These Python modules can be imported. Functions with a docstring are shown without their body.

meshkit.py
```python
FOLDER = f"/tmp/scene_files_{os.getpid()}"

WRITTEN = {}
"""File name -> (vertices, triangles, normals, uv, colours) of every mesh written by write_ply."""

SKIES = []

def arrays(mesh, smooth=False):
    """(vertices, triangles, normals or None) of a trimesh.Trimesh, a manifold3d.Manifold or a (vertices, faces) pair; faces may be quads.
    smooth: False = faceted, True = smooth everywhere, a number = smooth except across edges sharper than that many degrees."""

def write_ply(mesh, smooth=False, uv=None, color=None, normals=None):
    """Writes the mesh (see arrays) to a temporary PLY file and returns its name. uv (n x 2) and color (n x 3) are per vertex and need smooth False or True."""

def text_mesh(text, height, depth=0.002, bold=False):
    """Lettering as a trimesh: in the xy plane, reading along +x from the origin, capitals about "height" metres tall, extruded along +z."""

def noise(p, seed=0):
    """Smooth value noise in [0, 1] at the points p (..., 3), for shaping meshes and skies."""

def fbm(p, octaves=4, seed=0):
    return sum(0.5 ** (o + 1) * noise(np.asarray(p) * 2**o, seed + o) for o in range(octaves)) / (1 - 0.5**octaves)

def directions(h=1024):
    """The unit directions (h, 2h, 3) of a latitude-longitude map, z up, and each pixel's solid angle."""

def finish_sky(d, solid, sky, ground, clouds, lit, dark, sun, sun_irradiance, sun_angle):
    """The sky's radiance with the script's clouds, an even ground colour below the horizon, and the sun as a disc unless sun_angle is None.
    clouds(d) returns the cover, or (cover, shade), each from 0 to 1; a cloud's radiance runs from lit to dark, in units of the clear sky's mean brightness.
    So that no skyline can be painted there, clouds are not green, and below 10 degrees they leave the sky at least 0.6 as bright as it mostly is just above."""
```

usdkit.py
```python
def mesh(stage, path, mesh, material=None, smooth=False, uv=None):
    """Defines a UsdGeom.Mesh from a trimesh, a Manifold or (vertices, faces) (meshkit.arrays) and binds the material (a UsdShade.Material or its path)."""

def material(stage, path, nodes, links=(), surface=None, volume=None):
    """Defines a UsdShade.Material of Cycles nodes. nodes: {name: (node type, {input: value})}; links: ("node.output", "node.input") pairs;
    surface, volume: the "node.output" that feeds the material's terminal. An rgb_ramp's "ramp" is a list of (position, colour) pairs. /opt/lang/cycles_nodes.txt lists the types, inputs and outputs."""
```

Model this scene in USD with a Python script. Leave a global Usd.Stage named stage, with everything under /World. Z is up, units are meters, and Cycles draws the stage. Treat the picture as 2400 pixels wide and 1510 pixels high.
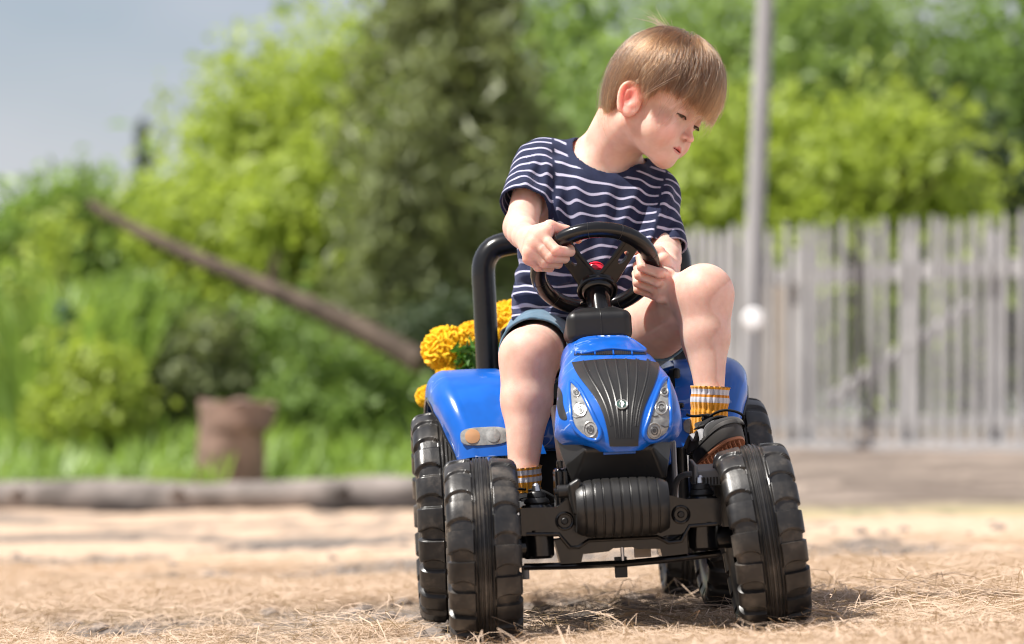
import math, random
import numpy as np
import trimesh
import usdkit, meshkit
import manifold3d as m3
from pxr import Usd, UsdGeom, UsdShade, UsdLux, Sdf, Gf, Vt
from scipy.interpolate import LinearNDInterpolator
from scipy.spatial import Delaunay, cKDTree
from shapely.geometry import Polygon, Point
import shapely

stage = Usd.Stage.CreateInMemory()
UsdGeom.SetStageUpAxis(stage, UsdGeom.Tokens.z)
UsdGeom.SetStageMetersPerUnit(stage, 1.0)
UsdGeom.Xform.Define(stage, '/World')
UsdGeom.Scope.Define(stage, '/World/Looks')

# ---------------------------------------------------------------- camera, sky, sun
F, CAMH, YH = 8250.0, 0.26, 1039.0          # focal length and horizon row in the photograph's 2400 px
cam = UsdGeom.Camera.Define(stage, '/World/camera')
cam.AddTranslateOp().Set((0, 0, CAMH))
cam.AddRotateXYZOp().Set((90, 0, 0))
cam.CreateHorizontalApertureAttr(36.0)
cam.CreateVerticalApertureAttr(36.0 * 644 / 1024)
cam.CreateFocalLengthAttr(F / 2400 * 36.0)
cam.CreateVerticalApertureOffsetAttr((YH - 755) / 2400 * 36.0)
cam.CreateFStopAttr(4.4)
cam.CreateFocusDistanceAttr(4.80)
cam.CreateClippingRangeAttr((0.1, 5000))
cam.CreateExposureAttr(0.96)

SUN = np.array([-0.50, -0.14, 0.86]); SUN /= np.linalg.norm(SUN)
sun_elev = math.asin(SUN[2]); sun_rot = math.atan2(SUN[0], SUN[1])
usdkit.material(stage, '/World/Looks/sky_look', {
    'sky': ('sky_texture', {'sky_type': 'single_scattering', 'sun_disc': False, 'sun_elevation': sun_elev, 'sun_rotation': sun_rot,
                            'air_density': 1.0, 'aerosol_density': 1.2}),
    'tc': ('texture_coordinate', {}), 'mp': ('mapping', {'scale': (1.0, 1.0, 2.2)}),
    'n': ('noise_texture', {'scale': 3.2, 'detail': 5.0, 'roughness': 0.5}),
    'r': ('rgb_ramp', {'ramp': [(0.28, (0.20, 0.20, 0.20)), (0.64, (0.80, 0.80, 0.80))]}),
    'c': ('color', {'value': (8.0, 7.75, 8.4)}),
    'm': ('mix_color', {'use_clamp': False}),
    'bg': ('background_shader', {'strength': 0.051})},
    [('tc.generated', 'mp.vector'), ('mp.vector', 'n.vector'), ('n.fac', 'r.fac'), ('r.color', 'm.fac'), ('sky.color', 'm.a'), ('c.color', 'm.b'),
     ('m.result', 'bg.color')], surface='bg.background')
dome = UsdLux.DomeLight.Define(stage, '/World/sky')
UsdShade.MaterialBindingAPI.Apply(dome.GetPrim()).Bind(UsdShade.Material.Get(stage, '/World/Looks/sky_look'))
dome.GetPrim().SetCustomDataByKey('kind', 'structure')
sun = UsdLux.DistantLight.Define(stage, '/World/sun')
sun.CreateIntensityAttr(1.25); sun.CreateAngleAttr(0.53); sun.CreateNormalizeAttr(True)
sun.CreateColorAttr((1.0, 0.95, 0.88))
zax = Gf.Vec3d(*SUN)
sun.AddTransformOp().Set(Gf.Matrix4d().SetRotate(Gf.Rotation(Gf.Vec3d(0, 0, 1), zax)))

# ---------------------------------------------------------------- helpers
rng = np.random.default_rng(7)
random.seed(7)
USED = {}
V = lambda *a: np.array(a, float)
def unit(v): v = np.asarray(v, float); return v / (np.linalg.norm(v) + 1e-12)
def at(px, py, Y): return V((px - 1200) / F * Y, Y, CAMH - (py - YH) / F * Y)      # photograph pixel at distance Y -> world
def path_of(name, parent=None):
    base = (parent.GetPath().pathString if parent else '/World')
    k = base + '/' + name; n = USED.get(k, 0); USED[k] = n + 1
    return k if n == 0 else f'{k}_{n:03d}'
def data(p, label=None, cat=None, group=None, kind=None):
    for k, v in (('label', label), ('category', cat), ('group', group), ('kind', kind)):
        if v: p.SetCustomDataByKey(k, v)
    return p
def thing(name, label=None, cat=None, group=None, mat=None, loc=None):
    x = UsdGeom.Xform.Define(stage, path_of(name))
    if mat is not None: x.AddTransformOp().Set(Gf.Matrix4d(*np.asarray(mat).T.ravel().tolist()))
    elif loc is not None: x.AddTranslateOp().Set(tuple(map(float, loc)))
    return data(x.GetPrim(), label, cat, group)
def obj(name, mesh, mat, parent=None, smooth=35, label=None, cat=None, group=None, kind=None, loc=None, prim=None):
    m = usdkit.mesh(stage, path_of(name, parent), mesh, LOOK[mat] if isinstance(mat, str) else mat, smooth=smooth)
    if loc is not None: m.AddTranslateOp().Set(tuple(map(float, loc)))
    for k, (typ, val) in (prim or {}).items():
        UsdGeom.PrimvarsAPI(m).CreatePrimvar(k, typ, 'vertex').Set(val)
    return data(m.GetPrim(), label, cat, group, kind)
def cat_(*ms): return trimesh.util.concatenate([m for m in ms if m is not None])
def T(m): # manifold -> trimesh
    if hasattr(m, 'to_mesh'):
        q = m.to_mesh(); return trimesh.Trimesh(q.vert_properties[:, :3], q.tri_verts, process=False)
    return m
def box(x0, x1, y0, y1, z0, z1, r=0.003):
    """a box with rounded edges"""
    r = min(r, (x1-x0)*.45, (y1-y0)*.45, (z1-z0)*.45)
    s = m3.Manifold.sphere(r, 12)
    return T(m3.Manifold.batch_hull([s.translate((x, y, z)) for x in (x0+r, x1-r) for y in (y0+r, y1-r) for z in (z0+r, z1-r)]))
def hull(pts, seg=16):
    return T(m3.Manifold.batch_hull([m3.Manifold.sphere(r, seg).translate((x, y, z)) for x, y, z, r in pts]))
def frame_to(a, b):
    d = unit(np.asarray(b) - a); u = unit(np.cross(d, (0, 0, 1) if abs(d[2]) < .95 else (1, 0, 0))); w = np.cross(d, u)
    M = np.eye(4); M[:3, 0], M[:3, 1], M[:3, 2], M[:3, 3] = u, w, d, a
    return M
def rod(a, b, r, r2=None, seg=24, bev=None):
    """a round rod from a to b with bevelled ends"""
    a, b = np.asarray(a, float), np.asarray(b, float); L = np.linalg.norm(b - a); r2 = r if r2 is None else r2
    e = min(r, r2) * .18 if bev is None else bev
    m = trimesh.creation.revolve([(0, 0), (r - e, 0), (r, e), (r2, L - e), (r2 - e, L), (0, L)], sections=seg)
    m.apply_transform(frame_to(a, b)); m.fix_normals(); return m
def tube(pts, rad, sides=12, closed=False, flat=None, up=None, caps=True):
    """a swept tube along points; rad a number or one per point; flat: (wx, wy) scales of the section"""
    p = np.asarray(pts, float); n = len(p)
    t = (np.roll(p, -1, 0) - np.roll(p, 1, 0)) if closed else np.gradient(p, axis=0)
    t /= np.linalg.norm(t, axis=1, keepdims=True) + 1e-12
    ref = np.asarray(up if up is not None else ((0, 0, 1) if abs(t[:, 2]).mean() < .8 else (1, 0, 0)), float)
    if up is None and not closed:
        u = [unit(np.cross(t[0], ref))]
        for i in range(1, n): u.append(unit(u[-1] - t[i] * np.dot(u[-1], t[i])))
        u = np.array(u)
    else:
        u = np.cross(t, ref); u /= np.linalg.norm(u, axis=1, keepdims=True) + 1e-12
    w = np.cross(t, u)
    a = np.arange(sides) * 2 * np.pi / sides
    r = np.broadcast_to(rad, (n,))[:, None, None]
    fx, fy = flat or (1, 1)
    v = p[:, None] + r * (fx * np.cos(a)[None, :, None] * u[:, None] + fy * np.sin(a)[None, :, None] * w[:, None])
    m = n if closed else n - 1
    i, j = np.meshgrid(np.arange(m), np.arange(sides), indexing='ij')
    i2 = (i + 1) % n; j2 = (j + 1) % sides
    q = np.stack([i*sides+j, i*sides+j2, i2*sides+j2, i2*sides+j], -1).reshape(-1, 4)
    f = np.vstack([q[:, [0, 1, 2]], q[:, [0, 2, 3]]])
    v = v.reshape(-1, 3)
    if not closed and caps:
        c0, c1 = len(v), len(v) + 1; v = np.vstack([v, p[0], p[-1]])
        k = np.arange(sides); k2 = (k + 1) % sides
        f = np.vstack([f, np.stack([k2, k, np.full(sides, c0)], 1), np.stack([(n-1)*sides+k, (n-1)*sides+k2, np.full(sides, c1)], 1)])
    g = trimesh.Trimesh(v, f, process=False)
    if g.is_watertight and g.volume < 0: g.invert()
    return g
def spline(pts, n=60, closed=False):
    from scipy.interpolate import splprep, splev
    p = np.asarray(pts, float)
    if closed: p = np.vstack([p, p[:1]])
    tck, _ = splprep(p.T, s=0, k=min(3, len(p)-1), per=closed)
    return np.array(splev(np.linspace(0, 1, n, endpoint=not closed), tck)).T
def grid_faces(m, n, wrap=False):
    i, j = np.meshgrid(np.arange(m if wrap else m - 1), np.arange(n - 1), indexing='ij'); i2 = (i + 1) % m
    q = np.stack([i*n+j, i2*n+j, i2*n+j+1, i*n+j+1], -1).reshape(-1, 4)
    return np.vstack([q[:, [0, 1, 2]], q[:, [0, 2, 3]]])
def thick(v, th, inside):
    """closes a (m,n,3) sheet into a shell th thick on the side of the point inside"""
    m, n, _ = v.shape
    f = grid_faces(m, n)
    g = trimesh.Trimesh(v.reshape(-1, 3), f, process=False); flip = ((g.triangles_center - np.asarray(inside)) * g.face_normals * g.area_faces[:, None]).sum() < 0
    if flip: f = f[:, ::-1]
    g = trimesh.Trimesh(v.reshape(-1, 3), f, process=False)
    nn = np.array(g.vertex_normals); inner = g.vertices - nn * th
    k = m * n
    ring = list(range(n)) + [i*n+n-1 for i in range(1, m)] + [(m-1)*n+j for j in range(n-2, -1, -1)] + [i*n for i in range(m-2, 0, -1)]
    ring = np.array(ring); r2 = np.roll(ring, -1)
    side = np.vstack([np.stack([ring, r2, r2 + k], 1), np.stack([ring, r2 + k, ring + k], 1)])
    if flip: side = side[:, ::-1]
    F_ = np.vstack([f, f[:, ::-1] + k, side[:, ::-1]])
    return trimesh.Trimesh(np.vstack([g.vertices, inner]), F_, process=False)
def prism(poly, y0, y1, bevel=0.0):
    """outline in (x, z) extruded along y"""
    P = poly if isinstance(poly, Polygon) else Polygon(poly)
    m = trimesh.creation.extrude_polygon(P, y1 - y0, engine='earcut')
    M = np.array([[1, 0, 0, 0], [0, 0, -1, y1], [0, 1, 0, 0], [0, 0, 0, 1.]])
    m.apply_transform(M); return m
def fbm(p, o=4, seed=0): return meshkit.fbm(np.asarray(p, float), o, seed) - .5
def sstep(a, b, x): t = np.clip((x - a) / (b - a), 0, 1); return t * t * (3 - 2 * t)

def leaves(c, n, size, seed, aspect=.55, droop=0.0, up=.25):
    """n leaf quads (folded along the rib) at the points c"""
    r = np.random.default_rng(seed)
    nrm = r.normal(size=(n, 3)); nrm[:, 2] += up * 3; nrm /= np.linalg.norm(nrm, axis=1, keepdims=True)
    t = r.normal(size=(n, 3)); t[:, 2] -= droop * 3; t -= nrm * (t * nrm).sum(1, keepdims=True); t /= np.linalg.norm(t, axis=1, keepdims=True)
    b = np.cross(nrm, t); s = (size * r.uniform(.55, 1.3, n))[:, None]
    fold = nrm * s * .12
    v = np.stack([c - t * s * .5, c + b * s * aspect * .5 + fold, c + t * s * .5, c - b * s * aspect * .5 + fold], 1).reshape(-1, 3)
    k = np.arange(n)[:, None] * 4
    f = np.concatenate([k + [0, 1, 2], k + [0, 2, 3]], 1).reshape(-1, 3)
    return v, f
# ---------------------------------------------------------------- materials
LOOK = {}
def look(name, nodes, links=(), surface='p.BSDF'):
    LOOK[name] = usdkit.material(stage, '/World/Looks/' + name, nodes, links, surface)
def plain(name, col, rough=.5, spec=.5, metal=0., bump=0., bscale=60., var=0., vscale=8., rvar=0., coat=0., sheen=0., bdist=.002, col2=None):
    """a surface of one colour with grain: var mottles the colour, bump gives relief, rvar uneven gloss"""
    n = {'p': ('principled_bsdf', {'base_color': col, 'roughness': rough, 'specular_ior_level': spec, 'metallic': metal, 'coat_weight': coat, 'sheen_weight': sheen}),
         'tc': ('texture_coordinate', {})}
    l = []
    if var or col2 is not None:
        c2 = col2 if col2 is not None else tuple(max(0, c * (1 - var)) for c in col); c1 = col if col2 is not None else tuple(min(1, c * (1 + var)) for c in col)
        n['n'] = ('noise_texture', {'scale': vscale, 'detail': 5.0, 'roughness': .6}); n['r'] = ('rgb_ramp', {'ramp': [(.32, c2), (.68, c1)]})
        l += [('tc.object', 'n.vector'), ('n.fac', 'r.fac'), ('r.color', 'p.base_color')]
    if rvar:
        n['n2'] = ('noise_texture', {'scale': 22.0, 'detail': 4.0}); n['mr'] = ('map_range', {'from_min': .3, 'from_max': .7, 'to_min': rough - rvar, 'to_max': rough + rvar})
        l += [('tc.object', 'n2.vector'), ('n2.fac', 'mr.value'), ('mr.result', 'p.roughness')]
    if bump:
        n['n3'] = ('noise_texture', {'scale': bscale, 'detail': 4.0}); n['b'] = ('bump', {'strength': bump, 'distance': bdist})
        l += [('tc.object', 'n3.vector'), ('n3.fac', 'b.height'), ('b.normal', 'p.normal')]
    look(name, n, l)
def leaf(name, c1, c2, trans=.45, rough=.45):
    look(name, {'g': ('geometry', {}), 'r': ('rgb_ramp', {'ramp': [(0., c1), (1., c2)]}), 'd': ('principled_bsdf', {'roughness': rough, 'specular_ior_level': .35}),
                't': ('translucent_bsdf', {}), 'tb': ('mix_color', {'blend_type': 'multiply', 'fac': 1.0, 'b': (1.0, 1.0, .6)}), 'm': ('mix_closure', {'fac': trans})},
         [('g.random_per_island', 'r.fac'), ('r.color', 'd.base_color'), ('r.color', 'tb.a'), ('tb.result', 't.color'), ('d.BSDF', 'm.closure1'), ('t.BSDF', 'm.closure2')], 'm.closure')
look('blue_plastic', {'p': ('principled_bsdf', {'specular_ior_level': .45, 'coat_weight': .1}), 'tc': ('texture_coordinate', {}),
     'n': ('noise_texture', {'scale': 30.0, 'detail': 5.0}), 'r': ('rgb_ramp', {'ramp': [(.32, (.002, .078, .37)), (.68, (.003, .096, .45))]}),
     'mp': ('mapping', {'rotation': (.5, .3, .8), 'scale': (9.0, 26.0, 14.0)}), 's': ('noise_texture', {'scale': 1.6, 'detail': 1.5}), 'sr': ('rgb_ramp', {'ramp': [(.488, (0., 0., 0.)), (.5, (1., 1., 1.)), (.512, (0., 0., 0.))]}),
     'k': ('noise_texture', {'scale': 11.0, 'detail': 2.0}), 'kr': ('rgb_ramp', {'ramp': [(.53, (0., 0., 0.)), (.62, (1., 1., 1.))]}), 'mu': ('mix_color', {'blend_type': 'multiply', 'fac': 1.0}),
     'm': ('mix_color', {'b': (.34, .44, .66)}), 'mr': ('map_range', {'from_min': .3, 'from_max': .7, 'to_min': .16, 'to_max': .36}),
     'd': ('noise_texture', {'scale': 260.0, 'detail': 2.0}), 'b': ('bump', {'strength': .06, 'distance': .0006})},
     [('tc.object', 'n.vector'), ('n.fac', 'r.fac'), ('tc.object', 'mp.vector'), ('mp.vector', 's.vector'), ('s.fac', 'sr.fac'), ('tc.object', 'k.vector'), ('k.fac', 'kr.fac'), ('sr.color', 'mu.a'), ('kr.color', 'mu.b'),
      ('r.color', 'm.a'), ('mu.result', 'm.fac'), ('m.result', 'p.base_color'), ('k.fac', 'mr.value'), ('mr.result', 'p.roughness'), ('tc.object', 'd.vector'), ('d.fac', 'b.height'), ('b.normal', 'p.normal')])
plain('black_plastic', (.005, .005, .0055), .26, .42, rvar=.10, bump=.12, bscale=500, bdist=.0004)
plain('black_matt', (.008, .008, .0085), .42, .42, rvar=.08, bump=.25, bscale=420, bdist=.0006)
plain('black_gloss', (.004, .004, .0045), .17, .45, rvar=.05)
plain('grille_plastic', (.011, .0105, .010), .38, .45, rvar=.06, bump=.25, bscale=600, bdist=.0005)
plain('grey_plastic', (.20, .20, .20), .5, .4, bump=.1, bscale=400)
plain('steel', (.55, .55, .56), .28, .5, 1.0, rvar=.08)
plain('dark_steel', (.26, .27, .29), .40, .5, .5, rvar=.08)
plain('red_plastic', (.65, .012, .04), .25, .5)
plain('silver_paint', (.30, .30, .29), .30, .5, .35)
plain('lamp_dark', (.05, .05, .05), .35, .5)
plain('amber', (.36, .20, .10), .25, .5)
plain('clear_plastic', (.21, .215, .21), .10, .6, rvar=.03, coat=.5, var=.35, vscale=70)
plain('emblem_green', (.06, .12, .10), .25, .5, .3)
look('tyre', {'p': ('principled_bsdf', {'roughness': .40, 'specular_ior_level': .5}), 'tc': ('texture_coordinate', {}),
              'n': ('noise_texture', {'scale': 26.0, 'detail': 6.0, 'roughness': .65}), 'r': ('rgb_ramp', {'ramp': [(.38, (.005, .005, .0055)), (.54, (.018, .0165, .015)), (.70, (.070, .060, .050))]}),
              'n2': ('noise_texture', {'scale': 14.0, 'detail': 3.0}), 'mr': ('map_range', {'from_min': .3, 'from_max': .7, 'to_min': .27, 'to_max': .48}),
              'n3': ('noise_texture', {'scale': 420.0, 'detail': 2.0}), 'b': ('bump', {'strength': .2, 'distance': .0006})},
     [('tc.object', 'n.vector'), ('n.fac', 'r.fac'), ('r.color', 'p.base_color'), ('tc.object', 'n2.vector'), ('n2.fac', 'mr.value'), ('mr.result', 'p.roughness'),
      ('tc.object', 'n3.vector'), ('n3.fac', 'b.height'), ('b.normal', 'p.normal')])
# ground: straw litter over grey soil and painted shadow streaks; green further off
look('ground', {'p': ('principled_bsdf', {'roughness': .92, 'specular_ior_level': .15}), 'g': ('geometry', {}),
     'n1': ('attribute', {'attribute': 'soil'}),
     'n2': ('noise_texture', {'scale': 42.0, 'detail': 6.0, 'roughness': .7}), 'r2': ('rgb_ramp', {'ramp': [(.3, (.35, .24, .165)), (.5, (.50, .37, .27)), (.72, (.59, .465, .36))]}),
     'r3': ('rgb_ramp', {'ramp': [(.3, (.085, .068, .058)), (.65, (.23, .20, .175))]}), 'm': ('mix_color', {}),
     'n4': ('noise_texture', {'scale': 160.0, 'detail': 4.0}), 'b': ('bump', {'strength': .8, 'distance': .012}),
     'ga': ('attribute', {'attribute': 'grass'}), 'ng': ('noise_texture', {'scale': 3.0, 'detail': 5.0}), 'rg': ('rgb_ramp', {'ramp': [(.3, (.09, .15, .03)), (.7, (.22, .26, .07))]}),
     'm2': ('mix_color', {}), 'da': ('attribute', {'attribute': 'dirt'}), 'nd': ('noise_texture', {'scale': 1.7, 'detail': 6.0, 'roughness': .65}), 'mpd': ('mapping', {'scale': (.6, 1.6, 1.0)}), 'rd': ('rgb_ramp', {'ramp': [(.32, (.085, .066, .055)), (.5, (.19, .155, .13)), (.66, (.33, .27, .225))]}), 'm3': ('mix_color', {})},
     [('g.position', 'n2.vector'), ('n2.fac', 'r2.fac'), ('n2.fac', 'r3.fac'),
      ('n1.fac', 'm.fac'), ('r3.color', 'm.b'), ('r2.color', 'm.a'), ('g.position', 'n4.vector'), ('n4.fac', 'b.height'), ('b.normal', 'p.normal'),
      ('g.position', 'ng.vector'), ('ng.fac', 'rg.fac'), ('g.position', 'mpd.vector'), ('mpd.vector', 'nd.vector'), ('nd.fac', 'rd.fac'), ('m.result', 'm3.a'), ('rd.color', 'm3.b'), ('da.fac', 'm3.fac'),
      ('m3.result', 'm2.a'), ('rg.color', 'm2.b'), ('ga.fac', 'm2.fac'), ('m2.result', 'p.base_color')])
leaf('straw', (.50, .375, .28), (.90, .78, .66), .15, .6)
leaf('leaf_lime', (.38, .47, .10), (.70, .76, .27), .5)
leaf('leaf_mid', (.22, .33, .10), (.50, .58, .24), .5)
leaf('leaf_right', (.27, .38, .13), (.55, .64, .30), .5)
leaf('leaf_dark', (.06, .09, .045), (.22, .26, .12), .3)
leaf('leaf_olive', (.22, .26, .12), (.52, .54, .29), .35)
leaf('leaf_grass', (.25, .37, .10), (.55, .62, .26), .45)
leaf('leaf_flower', (.06, .16, .02), (.16, .34, .05), .4)
leaf('petal', (1., .66, .02), (1., .86, .07), .35, .6)
plain('bark', (.080, .060, .046), .85, .2, bump=.8, bscale=14, var=.45, vscale=5, bdist=.02)
plain('log_wood', (.17, .15, .138), .9, .2, bump=.6, bscale=16, var=.55, vscale=4, bdist=.01)
plain('stump_wood', (.20, .135, .108), .9, .2, bump=.6, bscale=22, var=.35, vscale=8, bdist=.01)
plain('fence_wood', (.30, .295, .30), .85, .2, bump=.3, bscale=20, var=.16, vscale=5, bdist=.004)
plain('board_wood', (.46, .39, .32), .8, .2, var=.12, vscale=3)
plain('pole_metal', (.30, .295, .30), .5, .4, .2, var=.08, vscale=3)
plain('white_enamel', (.80, .80, .81), .25, .6)
plain('teal_post', (.012, .05, .055), .5, .4)
# ---------------------------------------------------------------- ground
def soil_shade_at(x, y):
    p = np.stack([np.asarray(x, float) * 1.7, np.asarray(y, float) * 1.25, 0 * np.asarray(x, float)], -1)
    x_, y_ = np.asarray(x, float), np.asarray(y, float); hollow = 0  # placed soil patches, some painting shadow streaks dark into the ground colour
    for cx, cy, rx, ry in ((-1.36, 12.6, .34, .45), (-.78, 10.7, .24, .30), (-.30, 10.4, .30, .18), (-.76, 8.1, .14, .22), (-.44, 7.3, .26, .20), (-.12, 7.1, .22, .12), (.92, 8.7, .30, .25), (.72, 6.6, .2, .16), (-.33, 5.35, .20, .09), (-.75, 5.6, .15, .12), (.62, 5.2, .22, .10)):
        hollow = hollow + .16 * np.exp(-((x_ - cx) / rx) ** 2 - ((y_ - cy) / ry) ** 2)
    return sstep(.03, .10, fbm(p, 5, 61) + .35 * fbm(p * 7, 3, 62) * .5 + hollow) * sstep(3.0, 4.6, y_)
def ground_z(x, y, fine=True):
    x, y = np.asarray(x, float), np.asarray(y, float)
    z = .047 * .8 * np.tanh(x / .8) - .003
    flat = 1 - .85 * np.exp(-((x - .15) / .55) ** 2 - ((y - 4.85) / .6) ** 2)
    z = z + .20 * sstep(11.5, 17, y) * sstep(.3, 1.4, x) + .22 * sstep(17.0, 21, y) * (1 - sstep(.3, 1.4, x)) + .2 * sstep(17, 21, y) * sstep(.3, 1.4, x)
    if fine:
        p = np.stack([x, y * .8, 0 * x], -1)
        near = sstep(1.0, 3.5, y) * flat
        z = z - .016 * soil_shade_at(x, y) * near * (1 - .6 * np.maximum(fbm(p * 22, 3, 64), 0) * 4)
        z = z + near * (.022 * fbm(p * 3.1, 4, 3) + .016 * np.maximum(fbm(p * 9.0, 3, 5), 0) + .008 * fbm(p * 30, 2, 9))
    return z
def axis(a, b, step, far_lo, far_hi, g=1.13):
    core = list(np.arange(a, b, step)); lo, hi, s = [], [], step
    v = a
    while v > far_lo: s *= g; v -= s; lo.append(v)
    s, v = step, core[-1]
    while v < far_hi: s *= g; v += s; hi.append(v)
    return np.array(lo[::-1] + core + hi)
gx, gy = axis(-1.6, 1.6, .012, -500, 500), axis(4.2, 8.2, .013, -60, 900, 1.06)
X, Yg = np.meshgrid(gx, gy, indexing='ij')
Z = ground_z(X, Yg)
gv = np.stack([X, Yg, Z], -1).reshape(-1, 3)
nzg = fbm(np.stack([X * 1.2, Yg * .7, 0 * X], -1), 4, 21)
grass = np.clip(sstep(16.8, 18.2, Yg + nzg * 2) * (1 - sstep(.2, .9, X)) + sstep(10.3, 11.2, Yg + nzg * 2.0) * sstep(.2, 1.0, X) * (1 - sstep(11.6, 12.6, Yg + nzg)) * .38 + sstep(19, 20, Yg), 0, 1).ravel()
dirt = np.clip(sstep(11.2, 12.6, Yg + nzg) * sstep(.2, .8, X), 0, 1).ravel()
soil_shade_v = soil_shade_at(X, Yg).ravel()
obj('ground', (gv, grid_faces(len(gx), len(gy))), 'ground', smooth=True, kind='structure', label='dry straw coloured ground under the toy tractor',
    prim={'soil': (Sdf.ValueTypeNames.FloatArray, Vt.FloatArray.FromNumpy(soil_shade_v.astype(np.float32))), 'grass': (Sdf.ValueTypeNames.FloatArray, Vt.FloatArray.FromNumpy(grass.astype(np.float32))), 'dirt': (Sdf.ValueTypeNames.FloatArray, Vt.FloatArray.FromNumpy(dirt.astype(np.float32)))})

# ---------------------------------------------------------------- vegetation far off
def crown_points(center, rad, nclump, per, seed, spread=.22, shell=.55):
    r = np.random.default_rng(seed)
    d = r.normal(size=(nclump, 3)); d /= np.linalg.norm(d, axis=1, keepdims=True)
    q = d * (shell + (1 - shell) * r.random((nclump, 1)) ** .7) * np.asarray(rad) * r.uniform(.8, 1.12, (nclump, 1)) + center
    s = np.mean(rad) * spread * r.uniform(.6, 1.4, (nclump, 1, 1))
    return (q[:, None] + r.normal(size=(nclump, per, 3)) * s).reshape(-1, 3)
def limb(pts, r0, r1, sides=9): 
    p = spline(pts, 12); return tube(p, np.linspace(r0, r1, len(p)), sides)
def tree(name, label, cat, x, y, h, rx, look_, seed, nclump=60, per=110, size=.11, z0=None, crown_lo=.25, group=None, shell=.45, droop=.2, spread=.22, trunk_r=.07):
    z = float(ground_z(x, y, False)) if z0 is None else z0
    o = thing(name, label, cat, group, loc=(x, y, z))
    r = np.random.default_rng(seed)
    cz, rz = h * (1 + crown_lo) / 2, h * (1 - crown_lo) / 2
    pts = crown_points((0, 0, cz), (rx, rx * .9, rz), nclump, per, seed, spread, shell)
    v, f = leaves(pts, len(pts), size, seed + 1, droop=droop)
    wood = [limb([(0, 0, -.1), (.03, 0, h * .3), (r.normal() * .08, 0, h * .6), (r.normal() * .1, 0, h * .9)], trunk_r, trunk_r * .25)]
    for k in range(6):
        a = r.uniform(0, 6.28); zz = h * r.uniform(.28, .6)
        wood.append(limb([(0.02, 0, zz), (math.cos(a) * rx * .4, math.sin(a) * rx * .4, zz + h * .12), (math.cos(a) * rx * .8, math.sin(a) * rx * .8, zz + h * .2)], trunk_r * .5, trunk_r * .12, 6))
    obj('trunk', cat_(*wood), 'bark', o); obj('crown', (v, f), look_, o, smooth=False)
    return o
def atg(px, Y): return (px - 1200) / F * Y, Y
# lime coloured trees at the left
for i, (px, py_top, Y, rx, lk, lab) in enumerate([
        (820, 0, 25, .85, 'leaf_lime', 'tall lime green tree beside the dark conifer, its top reaching the sky'),
        (620, 165, 24, .62, 'leaf_lime', 'lime green tree whose rounded shoulder meets the pale sky'),
        (470, 385, 23, .60, 'leaf_lime', 'low lime green bushy tree above the leaning trunk at left'),
        (330, 430, 25, .42, 'leaf_mid', 'small bushy tree in front of the black conifer tip'),
        (700, 330, 22.5, .60, 'leaf_lime', 'lime green bush standing just left of the dark conifer'),
        (135, 445, 21, .36, 'leaf_grass', 'pale green shrub at the left edge, spiky tops against the sky')]):
    x, y = atg(px, Y); zt = at(0, py_top, Y)[2]; z0 = float(ground_z(x, y, False))
    tree('lime_tree' if 'tree' in lab else 'lime_shrub', lab, 'tree' if 'tree' in lab else 'shrub', x, y, zt - z0, rx, lk, 100 + i, nclump=72, per=95, size=.105, crown_lo=.08)
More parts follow.
